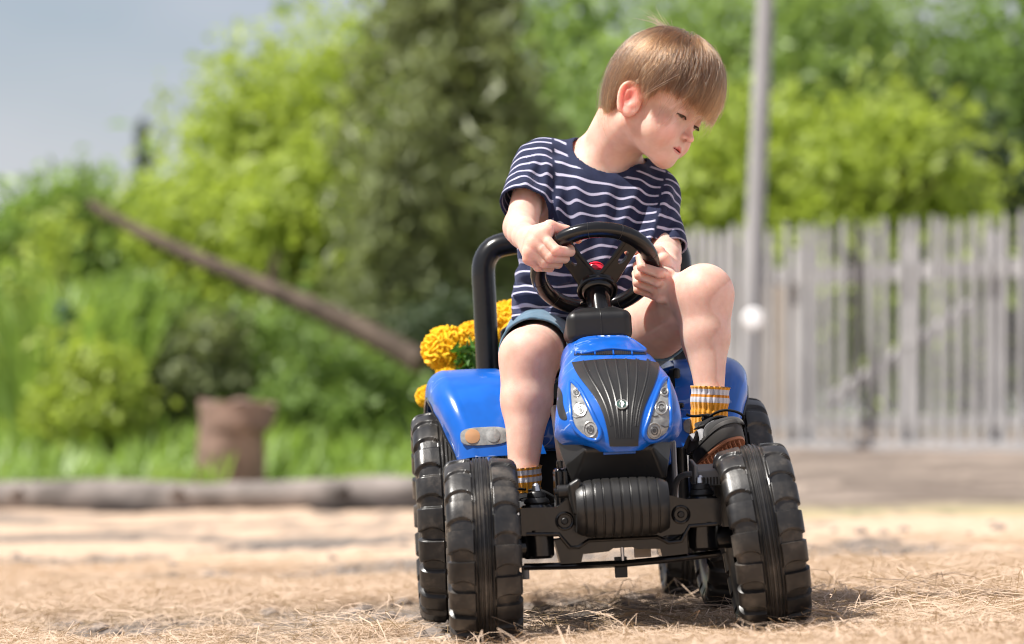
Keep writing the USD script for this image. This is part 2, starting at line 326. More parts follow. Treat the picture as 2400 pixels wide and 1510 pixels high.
# dark conifers
def conifer(label, x, y, top_py, rx, seed, lk, n=4200, size=.13):
    z0 = float(ground_z(x, y, False)); h = at(0, top_py, y)[2] - z0
    o = thing('conifer', label, 'conifer', loc=(x, y, z0))
    r = np.random.default_rng(seed); pts = []; wood = [limb([(0, 0, -.1), (0, 0, h * .5), (.02, 0, h)], .07 * max(.4, rx), .01)]
    nb = 70
    for k in range(nb):
        zz = h * (.06 + .92 * (k / nb)); rr = rx * (1 - (k / nb)) ** .75 * r.uniform(.65, 1.15); a = k * 2.4 + r.normal() * .3
        tip = np.array([math.cos(a) * rr, math.sin(a) * rr, zz - rr * .28])
        wood.append(limb([(0, 0, zz), tip * (.5, .5, 1) + (0, 0, rr * .10), tip], .016, .004, 5))
        t = r.random((n // nb, 1)) ** .6
        p = np.array([0, 0, zz]) * (1 - t) + tip * t + r.normal(size=(n // nb, 3)) * (.05 + .07 * rr) 
        p[:, 2] -= np.abs(r.normal(size=len(p))) * .10 * rr; pts.append(p)
    pts = np.vstack(pts); v, f = leaves(pts, len(pts), size, seed + 2, aspect=.3, droop=.5, up=.1)
    obj('trunk', cat_(*wood), 'bark', o); obj('foliage', (v, f), lk, o, smooth=False)
    return o
conifer('big dark conifer behind the child, drooping olive branches', *atg(1075, 21.5), -520, 1.30, 31, 'leaf_olive', n=12000, size=.15)
conifer('lower dark conifer between the leaning trunk and the child', *atg(925, 20.8), 300, .55, 32, 'leaf_olive', n=3200)
conifer('black conifer tip far off against the sky at left', *atg(335, 60), 270, .55, 33, 'leaf_dark', n=2400, size=.16)
# trees at the right behind the picket fence
for i, (px, pt, Y, rx, lk, lab) in enumerate([
        (1370, -180, 27, .95, 'leaf_right', 'green tree directly behind the head of the child'),
        (1610, -60, 25.5, .85, 'leaf_right', 'green tree left of the grey pole with a pale sky gap'),
        (1905, -200, 25, .86, 'leaf_right', 'broad green tree right of the grey pole'),
        (2150, 40, 26, .85, 'leaf_right', 'green tree under the slit of sky near the right edge'),
        (2440, -160, 25, .72, 'leaf_mid', 'tall green tree at the right edge of the picture'),
        (1720, 215, 23.5, .62, 'leaf_lime', 'brighter green shrub behind the fence at the pole'),
        (2060, 260, 23, .72, 'leaf_lime', 'bright green shrub rising behind the middle of the fence'),
        (2300, 300, 24.0, .62, 'leaf_dark', 'dark green shrub behind the right end of the fence')]):
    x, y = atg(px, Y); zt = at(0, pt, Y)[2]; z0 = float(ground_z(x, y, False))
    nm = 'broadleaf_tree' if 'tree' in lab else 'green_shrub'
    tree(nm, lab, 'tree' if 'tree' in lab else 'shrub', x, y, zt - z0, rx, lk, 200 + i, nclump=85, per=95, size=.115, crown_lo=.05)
# a belt of wood behind everything, so that no bare horizon shows
pts = []
for k in range(95):
    px = rng.uniform(-500, 2900); Y = rng.uniform(33, 42)
    lim = np.interp(px, [-500, 60, 330, 520, 600, 760, 900, 2060, 2160, 2250, 2400, 2900], [480, 520, 470, 440, 330, 150, 40, 30, 230, 150, 0, 0])
    py = rng.uniform(lim + 90, 1000); c = at(px, py, Y)
    pts.append(c + rng.normal(size=(220, 3)) * .42)
pts = np.vstack(pts); v, f = leaves(pts, len(pts), .22, 55)
obj('distant_wood', (v, f), 'leaf_mid', smooth=False, kind='stuff', label='mass of green trees in the distance', cat='wood')
# tall weeds and meadow grass at the left, between timber and trees
def blades(base, h, w, seed, lean=.35, bend=.5):
    """upright grass blades: each a bent, tapering strip of three quads"""
    r = np.random.default_rng(seed); n = len(base)
    a = r.uniform(0, 2 * np.pi, n); d = np.stack([np.cos(a), np.sin(a), 0 * a], 1); s = np.stack([-np.sin(a), np.cos(a), 0 * a], 1)
    h = h * r.uniform(.5, 1.2, n); le = lean * r.uniform(.2, 1.5, n); rows = []
    for t, ww in ((0, 1.), (.4, .85), (.75, .55), (1., .06)):
        c = base + (d * (le * h * t + bend * h * t * t * .5)[:, None]) + np.stack([0 * h, 0 * h, h * (t - .25 * bend * t * t)], 1)
        rows += [c - s * w * ww * .5, c + s * w * ww * .5]
    v = np.stack(rows, 1).reshape(-1, 3); k = np.arange(n)[:, None] * 8
    f = np.concatenate([np.concatenate([k + [2*q, 2*q+1, 2*q+3], k + [2*q, 2*q+3, 2*q+2]], 1) for q in range(3)], 1).reshape(-1, 3)
    return v, f
n = 5200
bx_, by_ = rng.uniform(-3.4, -.2, n), 17.3 + 3.6 * rng.random(n) ** 1.2
keep = fbm(np.stack([bx_ * 1.6, by_ * .8, 0 * bx_], -1), 3, 77) > -.14
bx_, by_ = bx_[keep], by_[keep]
hh = .22 + .30 * sstep(17.3, 20.5, by_) + .22 * fbm(np.stack([bx_ * 2.2, by_, 0 * bx_], -1), 3, 78)
v, f = blades(np.stack([bx_, by_, ground_z(bx_, by_, False)], -1), hh, .035, 5)
obj('tall_grass', (v, f), 'leaf_grass', smooth=False, kind='stuff', label='pale green tall grass behind the grey timber', cat='grass')
n = 900
bx_, by_ = rng.uniform(-2.7, -2.05, n), rng.uniform(19, 20.6, n)
v, f = blades(np.stack([bx_, by_, ground_z(bx_, by_, False)], -1), 1.05, .06, 6, lean=.12, bend=.5)
obj('reeds', (v, f), 'leaf_grass', smooth=False, kind='stuff', label='tall pale reeds at the left edge', cat='reeds')
for i, (px, pt, Y, rx, lk, lab) in enumerate([
        (200, 800, 18.6, .30, 'leaf_lime', 'yellow green low bush at the left edge behind the timber'),
        (330, 630, 19.6, .34, 'leaf_mid', 'green bush under the upper end of the leaning trunk'),
        (470, 740, 19.4, .30, 'leaf_olive', 'dim green bush behind the stump'),
        (640, 690, 19.8, .38, 'leaf_mid', 'green bush under the middle of the leaning trunk'),
        (760, 800, 19.2, .30, 'leaf_mid', 'low green bush right of the stump'),
        (900, 850, 19.0, .30, 'leaf_mid', 'low green bush behind the yellow flowers'),
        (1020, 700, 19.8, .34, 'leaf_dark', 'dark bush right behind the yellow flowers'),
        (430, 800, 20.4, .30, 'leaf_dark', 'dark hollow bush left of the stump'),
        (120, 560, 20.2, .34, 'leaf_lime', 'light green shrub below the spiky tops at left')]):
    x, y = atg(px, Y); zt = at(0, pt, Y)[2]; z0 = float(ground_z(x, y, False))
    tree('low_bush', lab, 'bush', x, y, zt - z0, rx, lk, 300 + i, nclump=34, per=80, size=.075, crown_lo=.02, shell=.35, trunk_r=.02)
# leaning trunk, black conifer, stump, post
a, b = at(212, 480, 19.8), at(985, 850, 18.4)
pts = spline([a, a * .66 + b * .34 + (0, 0, -.015), a * .33 + b * .67 + (0, 0, .02), b], 24)
pts_n = pts + np.stack([.012 * fbm(pts * 3, 3, k) for k in (1, 2, 3)], -1)
o = thing('leaning_trunk', 'bare brown tree trunk leaning diagonally across the bushes at left', 'trunk', loc=tuple(b))
obj('trunk', tube(pts_n - b, np.linspace(.030, .066, 24), 14), 'bark', o)
obj('branch_stub', tube(spline([a*.45+b*.55, a*.45+b*.55 + (.05, -.03, .12), a*.45+b*.55 + (.06, -.05, .2)], 8) - b, np.linspace(.03, .012, 8), 8), 'bark', o)
# stump: a broken old stump with an overhanging slab
o = thing('tree_stump', 'reddish brown broken stump with an overhanging slab in tall grass', 'stump', loc=tuple(at(555, 1085, 17.6)))
o0 = at(555, 1085, 17.6)
def ring_lump(cx, cy, r0, r1, z0, z1, seed, sides=26, rows=9, jag=.05):
    a = np.arange(sides) * 2 * np.pi / sides; t = np.linspace(0, 1, rows)
    rr = (r0 + (r1 - r0) * t)[:, None] * (1 + .22 * fbm(np.stack([np.cos(a)[None] * 2 + 0 * t[:, None], np.sin(a)[None] * 2 + 0 * t[:, None], t[:, None] * 1.2 + 0 * a[None]], -1), 3, seed))
    top = z1 + jag * fbm(np.stack([np.cos(a) * 3, np.sin(a) * 3, 0 * a], -1), 2, seed + 4)
    zz = z0 + (top[None] - z0) * t[:, None]
    v = np.stack([cx + rr * np.cos(a), cy + rr * np.sin(a), zz], -1)
    p = np.vstack([v.reshape(-1, 3), [[cx, cy, z1 - .01], [cx, cy, z0]]])
    i, j = np.meshgrid(np.arange(rows - 1), np.arange(sides), indexing='ij'); j2 = (j + 1) % sides
    q = np.stack([i*sides+j, i*sides+j2, (i+1)*sides+j2, (i+1)*sides+j], -1).reshape(-1, 4)
    k = np.arange(sides); k2 = (k + 1) % sides; e = (rows-1)*sides
    f = np.vstack([q[:, [0, 1, 2]], q[:, [0, 2, 3]], np.stack([e+k, e+k2, np.full(sides, len(p)-2)], 1), np.stack([k2, k, np.full(sides, len(p)-1)], 1)])
    return trimesh.Trimesh(p, f, process=False)
obj('stump_body', ring_lump(-.03, 0, .180, .158, -.1, .29, 3), 'stump_wood', o)
obj('slab', ring_lump(.005, .0, .180, .188, .17, .30, 8, rows=5, jag=.08), 'stump_wood', o)
o0 = at(152, 850, 19.2)
o = thing('garden_post', 'dark teal post standing in the bushes at the left edge', 'post', loc=tuple(o0))
obj('post', rod((0, 0, -.35), (0, 0, .30), .042, .040), 'teal_post', o); obj('cap', rod((0, 0, .30), (0, 0, .325), .048, .030), 'teal_post', o)
# the long weathered timber on the ground at the left
a, b = V(-2.9, 16.2, -.03), V(.25, 15.3, .02)
pts = np.linspace(a, b, 60)
zz = ground_z(pts[:, 0], pts[:, 1], False); pts[:, 2] = zz + .060
rad = .080 * (1 + .45 * fbm(pts * (1.5, 1.5, 1), 3, 4)); pts[:, 2] += .05 * fbm(pts * (.9, .9, 1), 2, 14)
o = thing('timber_log', 'long weathered grey log lying along the back edge of the dry ground', 'log', loc=tuple(pts[0]))
lg = tube(pts - pts[0], rad, 20)
lv = np.array(lg.vertices); lg.vertices = lv + np.array(lg.vertex_normals) * (.045 * fbm(lv * (3, 9, 9), 4, 6))[:, None]
obj('log', lg, 'log_wood', o)
for t in (.22, .45, .68, .9):
    i = int(t * 59); obj('knot', hull([(*(pts[i] - pts[0] + (0, -.085, .03)), .022), (*(pts[i] - pts[0] + (.03, -.095, .045)), .013)], 10), 'log_wood', o)

# ---------------------------------------------------------------- picket fence, board, pole
FA, FB = V(at(1540, 0, 17.8)[0], 17.8), V(at(2500, 0, 16.2)[0], 16.2)
fd = unit(FB - FA); fn = V(fd[1], -fd[0]); FL = np.linalg.norm(FB - FA); fence_h = 1.10
zf = float(ground_z(*((FA + FB) / 2), False))
o = thing('picket_fence', 'weathered grey picket fence with narrow pointed pales at the right', 'fence', loc=(FA[0], FA[1], zf))
def fbox(s0, s1, n0, n1, z0, z1, r=.004):
    m = box(s0, s1, n0, n1, z0, z1, r); M = np.eye(4); M[:2, 0] = fd; M[:2, 1] = fn; m.apply_transform(M); m.fix_normals(); return m
s = 0.02; k = 0
while s < FL:
    w = .034 + rng.normal() * .004; h = fence_h + rng.normal() * .012
    P = Polygon([(-w/2, .03), (w/2, .03), (w/2, h - .05), (0.006, h), (-.006, h), (-w/2, h - .05)])
    m = prism(P, -.009, .009)
    m.apply_transform(trimesh.transformations.rotation_matrix(rng.normal() * .008, (0, 1, 0)))
    M = np.eye(4); M[:2, 0] = fd; M[:2, 1] = fn; M[:2, 3] = fd * s + fn * .03; m.apply_transform(M); m.fix_normals()
    obj('picket', m, 'fence_wood', o, smooth=False); s += (.084 if s > .55 else .056) + rng.normal() * .003; k += 1
obj('top_rail', fbox(-.02, FL, -.03, .018, .80, .885), 'fence_wood', o); obj('bottom_rail', fbox(-.02, FL, -.03, .018, .10, .16), 'fence_wood', o)
obj('kick_board', fbox(-.02, FL, .044, .066, -.10, .03), 'fence_wood', o)
br = rod((0, 0, 0), (.86, 0, .47), .04, seg=8); M = np.eye(4); M[:2, 0] = fd; M[:2, 1] = fn; M[:3, 3] = (*(fd * (FL * .42) - fn * .065), .22); br.apply_transform(M); br.fix_normals()
obj('brace', br, 'fence_wood', o)
for sp in (.12, .34, .60, .80):
    obj('post', fbox(FL * sp, FL * sp + .085, -.12, -.034, -.25, .98 if sp != .80 else 1.02, .008), 'fence_wood', o)
o = thing('plywood_board', 'plain beige board standing behind the fence beside the pole', 'board', loc=(at(1715, 0, 18.2)[0], 18.2, zf))
obj('board', box(-.34, .34, 0, .03, 0, .92, .006), 'board_wood', o)
for xx in (-.30, 0, .28): obj('batten', box(xx - .03, xx + .03, -.022, -.001, 0, .9, .004), 'board_wood', o)
p0, p1 = at(1741, 1060, 16.6), at(1801, -160, 16.9)
p0 = V(p0[0], p0[1], p0[2] - .2)
o = thing('grey_pole', 'slightly leaning grey metal pole in front of the fence', 'pole', loc=tuple(p0))
obj('shaft', rod((0, 0, 0), p1 - p0, .047, .040, 28), 'pole_metal', o)
obj('ground_collar', rod((0, 0, .14), V(0, 0, .14) + unit(p1 - p0) * .10, .062, .055, 28), 'pole_metal', o)
c = at(1766, 748, 16.55)
ax = unit(V(-.1, -1, .12))
o = thing('white_reflector', 'round white reflector fixed to the grey pole', 'reflector', loc=tuple(c))
obj('disc', rod(-ax * .01, ax * .012, .050, .044, 32), 'white_enamel', o); obj('bracket', rod(-ax * .06, -ax * .011, .012), 'pole_metal', o)
# ---------------------------------------------------------------- the toy tractor (built in its own frame: x across, y to the rear, z up; origin on the ground under the front axle)
TO = V(0.148, 4.58, 0.0095)
_ya, _ro = math.radians(2.65), math.radians(2.8)
TR = np.array([[math.cos(_ya), -math.sin(_ya), 0], [math.sin(_ya), math.cos(_ya), 0], [0, 0, 1]]) @ np.array([[math.cos(_ro), 0, -math.sin(_ro)], [0, 1, 0], [math.sin(_ro), 0, math.cos(_ro)]])
TM = np.eye(4); TM[:3, :3] = TR; TM[:3, 3] = TO
def tw(p): return TO + np.asarray(p, float) @ TR.T                     # tractor frame -> world
def tl(p): return (np.asarray(p, float) - TO) @ TR                     # world -> tractor frame
def loc(px, py, yl):
    a, d = tl((0, 0, CAMH)), np.array([(px - 1200) / F, 1, -(py - YH) / F]) @ TR
    return a + d * (yl - a[1]) / d[1]
def pix(p):
    w = tw(p); return np.stack([1200 + F * w[..., 0] / w[..., 1], YH - F * (w[..., 2] - CAMH) / w[..., 1]], -1)
tractor = thing('toy_tractor', 'blue and black plastic pedal toy tractor that the child sits on', 'toy tractor', mat=TM)

# wheels: one skin swept round the axle, with raised lugs each side of a ribbed centre band
def tyre(r, hw, rin, N, seed, depth=.0046, na=576, ns=96):
    k = r / .118
    prof = np.array([(-hw*.80, rin), (-hw*.93, rin + .010*k), (-hw, r*.86), (-hw*.985, r*.935), (-hw*.90, r*.972), (-hw*.55, r*.990), (0, r), (hw*.55, r*.990), (hw*.90, r*.972), (hw*.985, r*.935), (hw, r*.86), (hw*.93, rin + .010*k), (hw*.80, rin)])
    sp = np.linspace(0, 1, len(prof)); s = np.concatenate([np.linspace(0, .30, 18, endpoint=False), np.linspace(.30, .70, ns - 36, endpoint=False), np.linspace(.70, 1, 18)])
    d = np.concatenate([[0], np.cumsum(np.linalg.norm(np.diff(prof, axis=0), axis=1))]); d /= d[-1]
    x, rr = np.interp(s, d, prof[:, 0]), np.interp(s, d, prof[:, 1])
    for _ in range(2):
        x[1:-1] = x[1:-1] * .5 + (x[2:] + x[:-2]) * .25; rr[1:-1] = rr[1:-1] * .5 + (rr[2:] + rr[:-2]) * .25
    nx, nr = np.gradient(rr, s), -np.gradient(x, s); L = np.hypot(nx, nr); nx, nr = -nx / L, -nr / L
    if nr[len(s) // 2] < 0: nx, nr = -nx, -nr
    a = np.arange(na) * 2 * np.pi / na
    A, S = np.meshgrid(a, np.arange(len(s)), indexing='ij')
    ax = np.abs(x)[S] / hw; side = np.sign(x)[S]
    ph = A * N / (2 * np.pi) + np.where(side > 0, .5, 0.)
    arch = np.clip(1 - ((ax - .64) / .40) ** 2, 0, 1) ** .6
    f = np.mod(ph, 1.0)
    inb = sstep(.27, .31, ax)
    e = .030
    dip = sstep(0, e, f) * (1 - sstep(.12 + .30 * arch - e, .12 + .30 * arch + e * .4, f)) * sstep(.27, .33, ax)
    lug = 1 - dip * (1 - .35 * np.clip(f / .42, 0, 1))
    fade = sstep(.80 * r, .90 * r, rr[S])
    band = 1 - sstep(.20, .225, ax)
    groove = .5 + .5 * np.cos(x[S] / hw * np.pi * 2 / .105)
    disp = k * (depth * lug * inb * fade - .0012 * (inb * fade) + band * (.0022 + .0020 * (groove > .35) * 1.0))
    R_, X_ = rr[S] + nr[S] * disp, x[S] + nx[S] * disp
    v = np.stack([X_, -R_ * np.cos(A), R_ * np.sin(A)], -1)
    fcs = grid_faces(na, len(s), wrap=True)
    return trimesh.Trimesh(v.reshape(-1, 3), fcs, process=False)
def rim(r, hw, sgn):
    """dished black rim: sgn the outer side"""
    p = np.array([(-hw*.74, r*1.02), (-hw*.72, r*.93), (-hw*.30, r*.86), (-hw*.10, r*.60), (0, r*.42), (0, r*.20), (hw*.35, r*.18), (hw*.36, 0)])
    m = trimesh.creation.revolve([(q[1], q[0]) for q in p[::-1]], sections=64)
    v = np.array(m.vertices); g = trimesh.Trimesh(np.stack([v[:, 2] * -sgn * -1, v[:, 0], v[:, 1]], 1), m.faces, process=False)
    o2 = trimesh.creation.revolve([(q[1] * .995, -q[0] * .9) for q in p[:5]][::-1] + [], sections=64)
    v2 = np.array(o2.vertices); g2 = trimesh.Trimesh(np.stack([v2[:, 2], v2[:, 0], v2[:, 1]], 1), o2.faces, process=False)
    return cat_(g, g2)
def place(m, x, y, z, camber=0, steer=0, spin=0):
    m = m.copy()
    M = trimesh.transformations.rotation_matrix(spin, (1, 0, 0))
    M = trimesh.transformations.rotation_matrix(camber, (0, 1, 0)) @ M
    M = trimesh.transformations.rotation_matrix(steer, (0, 0, 1)) @ M
    M[:3, 3] = x, y, z; m.apply_transform(M); return m
front_t, rear_t = tyre(.117, .0445, .078, 18, 1), tyre(.150, .047, .098, 20, 2)
for nm, m, x, y, r, hw, ri, cam_, st, sp, lab in (
        ('front_wheel', front_t, -.180, 0, .117, .0445, .078, .01, -.02, .1, 'front wheel at the viewer\'s left, nearest the camera'),
        ('front_wheel', front_t, .184, 0, .117, .0445, .078, -.10, -.035, .25, 'front wheel at the viewer\'s right under the raised shoe'),
        ('rear_wheel', rear_t, -.205, .55, .150, .047, .098, 0, 0, .2, 'large rear wheel behind the left front wheel'),
        ('rear_wheel', rear_t, .208, .55, .150, .047, .098, 0, 0, .05, 'large rear wheel at the right, mostly behind the front wheel')):
    zc = r + .0035
    w = obj(nm, place(m, x, y, zc, cam_, st, sp), 'tyre', tractor, smooth=40, label=lab)
    obj('rim', place(rim(ri, hw, np.sign(x)), x, y, zc, cam_, st), 'black_gloss', w)
    obj('hub_cap', place(rod((-.03 * np.sign(x), 0, 0), (.032 * np.sign(x), 0, 0), .022, .017), x, y, zc, cam_, st), 'grey_plastic', w)
rx = rod((-.20, .55, .152), (.20, .55, .152), .009); obj('rear_axle', rx, 'dark_steel', tractor)

# bonnet: sections across the profile of the nose
prof = spline([(.232, .398), (.18, .394), (.13, .384), (.08, .367), (.035, .348), (0, .325), (-.026, .299), (-.041, .272), (-.046, .252), (-.046, .240)], 60)
ts = np.linspace(0, 1, 60)
hwid = np.interp(prof[:, 1], [.238, .246, .252, .258, .268, .280, .297, .318, .34, .36, .378, .392, .40], [.030, .042, .052, .060, .0705, .078, .0835, .0830, .0805, .0765, .0685, .0585, .0545])
tang = np.gradient(prof, axis=0); tang /= np.linalg.norm(tang, axis=1, keepdims=True)
inn = np.stack([tang[:, 1], -tang[:, 0]], 1); inn *= np.sign((inn * (np.array([.12, .28]) - prof)).sum(1))[:, None]
us = np.sin(np.linspace(-1, 1, 61) * np.pi / 2)
D = np.interp(ts, [0, .5, 1], [.05, .062, .055])
def bonnet_at(i, u, off=0.):
    n = 2.9
    return np.array([hwid[i] * u, 0, 0])
U = np.linspace(-1, 1, 81); ang = np.pi / 2 * np.sign(U) * np.abs(U) ** .8
cu, su = np.sign(ang) * np.abs(np.sin(ang)) ** (2 / 3.0), np.abs(np.cos(ang)) ** (2 / 3.0)
bx = hwid[:, None] * cu[None]; dp = D[:, None] * (1 - su[None])
bx = bx + np.interp(prof[:, 1], [.24, .30, .355, .395], [.004, .0045, .0075, .0015])[:, None]
B = np.stack([bx, prof[:, 0][:, None] + inn[:, 0][:, None] * dp, prof[:, 1][:, None] + inn[:, 1][:, None] * dp], -1)
side = B[:, [0]] + np.array([0, .10, -.03]) * np.linspace(1, 0, 5)[None, 1:][:, :, None] * 0
bon = thick(B, .004, (0, .15, .28))
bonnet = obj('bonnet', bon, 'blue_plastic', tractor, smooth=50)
Bn = np.array(trimesh.Trimesh(B.reshape(-1, 3), grid_faces(60, 81), process=False).vertex_normals)
if Bn[30 * 81 + 40] @ (0, -1, .5) < 0: Bn = -Bn
front = slice(None)
bpx = pix(B.reshape(-1, 3))
vdir = tl((0, 0, CAMH)) - B.reshape(-1, 3); facing = (Bn * vdir).sum(1) / np.linalg.norm(vdir, axis=1) > .05
facing &= (np.abs(np.tile(U, 60)) < .97)
on_bonnet = LinearNDInterpolator(bpx[facing], np.hstack([B.reshape(-1, 3), Bn])[facing])
from scipy.interpolate import NearestNDInterpolator
near_bonnet = NearestNDInterpolator(bpx[facing], np.hstack([B.reshape(-1, 3), Bn])[facing])
def on(p, off=0.):
    q = on_bonnet(p); bad = np.isnan(q[:, 0]); q[bad] = near_bonnet(np.asarray(p)[bad]); n = q[:, 3:] / np.linalg.norm(q[:, 3:], axis=1, keepdims=True)
    return q[:, :3] + n * off
def smooth_ring(p, n=90): return spline(p, n, closed=True)
def drape(ring, off, depth=.006, step=4.0):
    """a plate whose outline (seen from the front) is ring, lying off above the bonnet's skin, with an edge going depth inwards"""
    P = Polygon(ring).buffer(0); x0, y0, x1, y1 = P.bounds
    g = np.stack(np.meshgrid(np.arange(x0, x1, step), np.arange(y0, y1, step)), -1).reshape(-1, 2)
    g = g[shapely.contains_xy(P.buffer(-step * .6), g[:, 0], g[:, 1])]
    b = np.array(P.exterior.coords)[:-1]; pts = np.vstack([b, g]); t = Delaunay(pts).simplices
    c = pts[t].mean(1); t = t[shapely.contains_xy(P, c[:, 0], c[:, 1])]
    v = on(pts, off); lo = on(b, off - depth); nb = len(b)
    # orient
    e = np.cross(v[t[:, 1]] - v[t[:, 0]], v[t[:, 2]] - v[t[:, 0]]); t = np.where((e[:, 1] > 0)[:, None], t[:, ::-1], t)
    k = np.arange(nb); k2 = (k + 1) % nb
    sd = np.vstack([np.stack([k, k2, k2 + len(v)], 1), np.stack([k, k2 + len(v), k + len(v)], 1)])
    ctr = b.mean(0)
    m = trimesh.Trimesh(np.vstack([v, lo]), np.vstack([t, sd]), process=False)
    return m
GL = [(1341, 851), (1356, 882), (1388, 924), (1409, 961), (1422, 1004), (1429, 1046)]
GRr = [(1544, 846), (1541, 876.5), (1528, 914), (1510, 956), (1499, 1004), (1495, 1045)]
gl, gr = spline(GL, 24), spline(GRr, 24)
top = np.array([(x, 851 - 8 * math.sin((x - 1341) / 203 * math.pi)) for x in np.linspace(1341, 1544, 14)])[1:-1]
ring = np.vstack([gl[::-1], top, gr, np.linspace((1487, 1046.5), (1437, 1047), 6)])
grille = obj('grille', drape(ring, .0014, .006), 'grille_plastic', tractor, smooth=40)
for fr in (.13, .26, .38, .5, .62, .74, .87):
    q = gl * (1 - fr) + gr * fr + np.stack([0 * ts[:24], np.where(np.arange(24) < 3, -4 * math.sin(fr * math.pi) * (3 - np.arange(24)) / 3, 0)], 1)
    e = 22 if .2 < fr < .8 else (19 if abs(fr - .5) < .4 else 16)
    obj('rib', tube(on(spline(q[:e], 30), .0010), .0017 * (1 - .35 * np.linspace(0, 1, 30)), 8), 'grille_plastic', grille)
    obj('groove', tube(on(spline(q[:e] + (5, 0), 30), .00105), .0008, 6), 'black_matt', grille)
HL = [(1340, 898), (1353, 908), (1368, 931), (1383, 961), (1398, 993), (1405, 1014), (1400, 1027), (1382, 1027), (1359, 1014), (1345, 996), (1339, 961), (1336, 919)]
HR = [(1561, 891), (1566, 908), (1569, 940), (1570, 966), (1569, 996), (1562, 1012), (1544, 1025), (1523, 1030), (1514, 1021), (1518, 993), (1531, 951), (1544, 916), (1553, 898)]
for ring0, lamps in ((HL, [(1352, 922, 8), (1361, 962, 13), (1384, 1007, 15)]), (HR, [(1556, 920, 8), (1549, 957, 13), (1533, 1010, 15)])):
    rg = smooth_ring(ring0)
    h = obj('headlight', drape(rg, .0008, .005), 'clear_plastic', tractor, smooth=40)
    c = rg.mean(0)
    obj('bezel', tube(on(c + (rg - c) * 1.06, .0004), .0030, 10, closed=True, up=(0, -1, .4)), 'blue_plastic', h)
    for x, y, r in lamps:
        a = np.linspace(0, 2 * np.pi, 28, endpoint=False); cr = np.stack([x + r * np.cos(a), y + r * 1.15 * np.sin(a)], 1)
        obj('lamp_ring', tube(on(cr, .0014), .0010, 8, closed=True, up=(0, -1, .4)), 'silver_paint', h)
        obj('lamp_bowl', drape(np.stack([x + r * .86 * np.cos(a), y + r * .98 * np.sin(a)], 1), .0012, .001, 3), 'silver_paint' if r > 8 else 'clear_plastic', h)
        obj('lamp_ring', tube(on(np.stack([x + r * .5 * np.cos(a), y + r * .58 * np.sin(a)], 1), .0016), .0007, 8, closed=True, up=(0, -1, .4)), 'lamp_dark', h)
        if r > 8: obj('bulb', drape(np.stack([x + r * .30 * np.cos(a), y + r * .34 * np.sin(a)], 1), .0019, .0012, 2), 'clear_plastic' if r < 14 else 'lamp_dark', h)
    for x, y in ((c[0] - 6, c[1] - 22), (c[0] + 10, c[1] + 34), (c[0] - 14, c[1] + 10)):
        obj('reflector_edge', tube(on(np.array([(x - 8, y - 2), (x, y + 2), (x + 9, y)]), .0012), .0008, 6), 'lamp_dark', h)
# side vents of the bonnet, air scoop with its slotted vent, emblem
for pts in ([(1307, 905), (1316, 918), (1322, 955), (1326, 985), (1318, 984), (1308, 965)],):
    obj('side_vent', drape(spline(pts, 40, closed=True), .0006, .003), 'black_matt', tractor)
sc = [(1350, 822), (1352, 808), (1372, 797), (1430, 793), (1482, 795), (1502, 806), (1512, 821), (1470, 824), (1400, 826)]
scr = spline(sc, 70, closed=True)
scoop = obj('air_scoop', drape(scr, .0030, .004, 5), 'blue_plastic', bonnet, smooth=25)
obj('scoop_edge', tube(on(scr, .0022), .0018, 8, closed=True, up=(0, -.3, 1)), 'blue_plastic', scoop)
vt = obj('vent', drape(np.vstack([np.linspace((1348, 825), (1513, 822), 20), np.linspace((1514, 831), (1346, 834), 20)]), .0010, .002, 3), 'black_matt', bonnet)
for k in range(34):
    x = 1351 + k * 4.8
    if k % 9 == 0: obj('vent_bar', tube(on(np.array([(x, 824.5), (x + 1, 833)]), .0015), .0012, 6), 'blue_plastic', vt)
    else: obj('vent_slat', tube(on(np.array([(x, 825.5), (x + 1, 832)]), .0012), .0006, 5), 'grille_plastic', vt)
ec = on(np.array([(1457, 951)]), .002)[0]; en = unit(on(np.array([(1457, 951)]), .003)[0] - ec)
emb = obj('emblem', rod(ec - en * .003, ec + en * .0016, .0076, .0070, 32), 'emblem_green', tractor)
EM = frame_to(ec + en * .0017, ec + en); 
ux = unit(np.cross((0, 0, 1), en)); uz = np.cross(en, ux)
def emb_p(a, b, o=.0018): return ec + ux * a + uz * b + en * o
obj('emblem_rim', tube(np.array([emb_p(.0073 * math.cos(a), .0073 * math.sin(a), .0012) for a in np.linspace(0, 6.283, 40, endpoint=False)]), .0008, 8, closed=True, up=en), 'silver_paint', emb)
for sg in (-1, 1): obj('leaf_mark', tube(np.array([emb_p(0, -.0048), emb_p(sg * .0028, -.0008), emb_p(sg * .0016, .0042)]), np.array([.0006, .0012, .0003]), 8), 'silver_paint', emb)
obj('leaf_mark', tube(np.array([emb_p(0, -.0055), emb_p(0, .0055)]), .0006, 8), 'silver_paint', emb)
# black nose under the bonnet and the engine block behind it
nose = hull([(-.071, .035, .272, .008), (.071, .035, .272, .008), (-.060, .005, .225, .008), (.060, .005, .225, .008), (-.054, .000, .208, .008), (.056, .000, .208, .008), (-.040, -.026, .243, .006), (.042, -.026, .243, .006),
             (-.066, .20, .30, .006), (.066, .20, .30, .006), (-.058, .20, .20, .006), (.058, .20, .20, .006)])
obj('nose', nose, 'grille_plastic', tractor, smooth=30)
obj('nose_slot', box(-.020, .022, -.0352, -.028, .2365, .2405, .001), 'blue_plastic', tractor)
obj('engine_block', box(-.056, .056, .02, .42, .118, .215, .008), 'black_matt', tractor)
obj('bonnet_side', hull([(-.052, .06, .315, .012), (.052, .06, .315, .012), (-.054, .04, .27, .012), (.054, .04, .27, .012), (-.040, .22, .365, .01), (.040, .22, .365, .01), (-.054, .22, .26, .012), (.054, .22, .26, .012)]), 'blue_plastic', tractor)
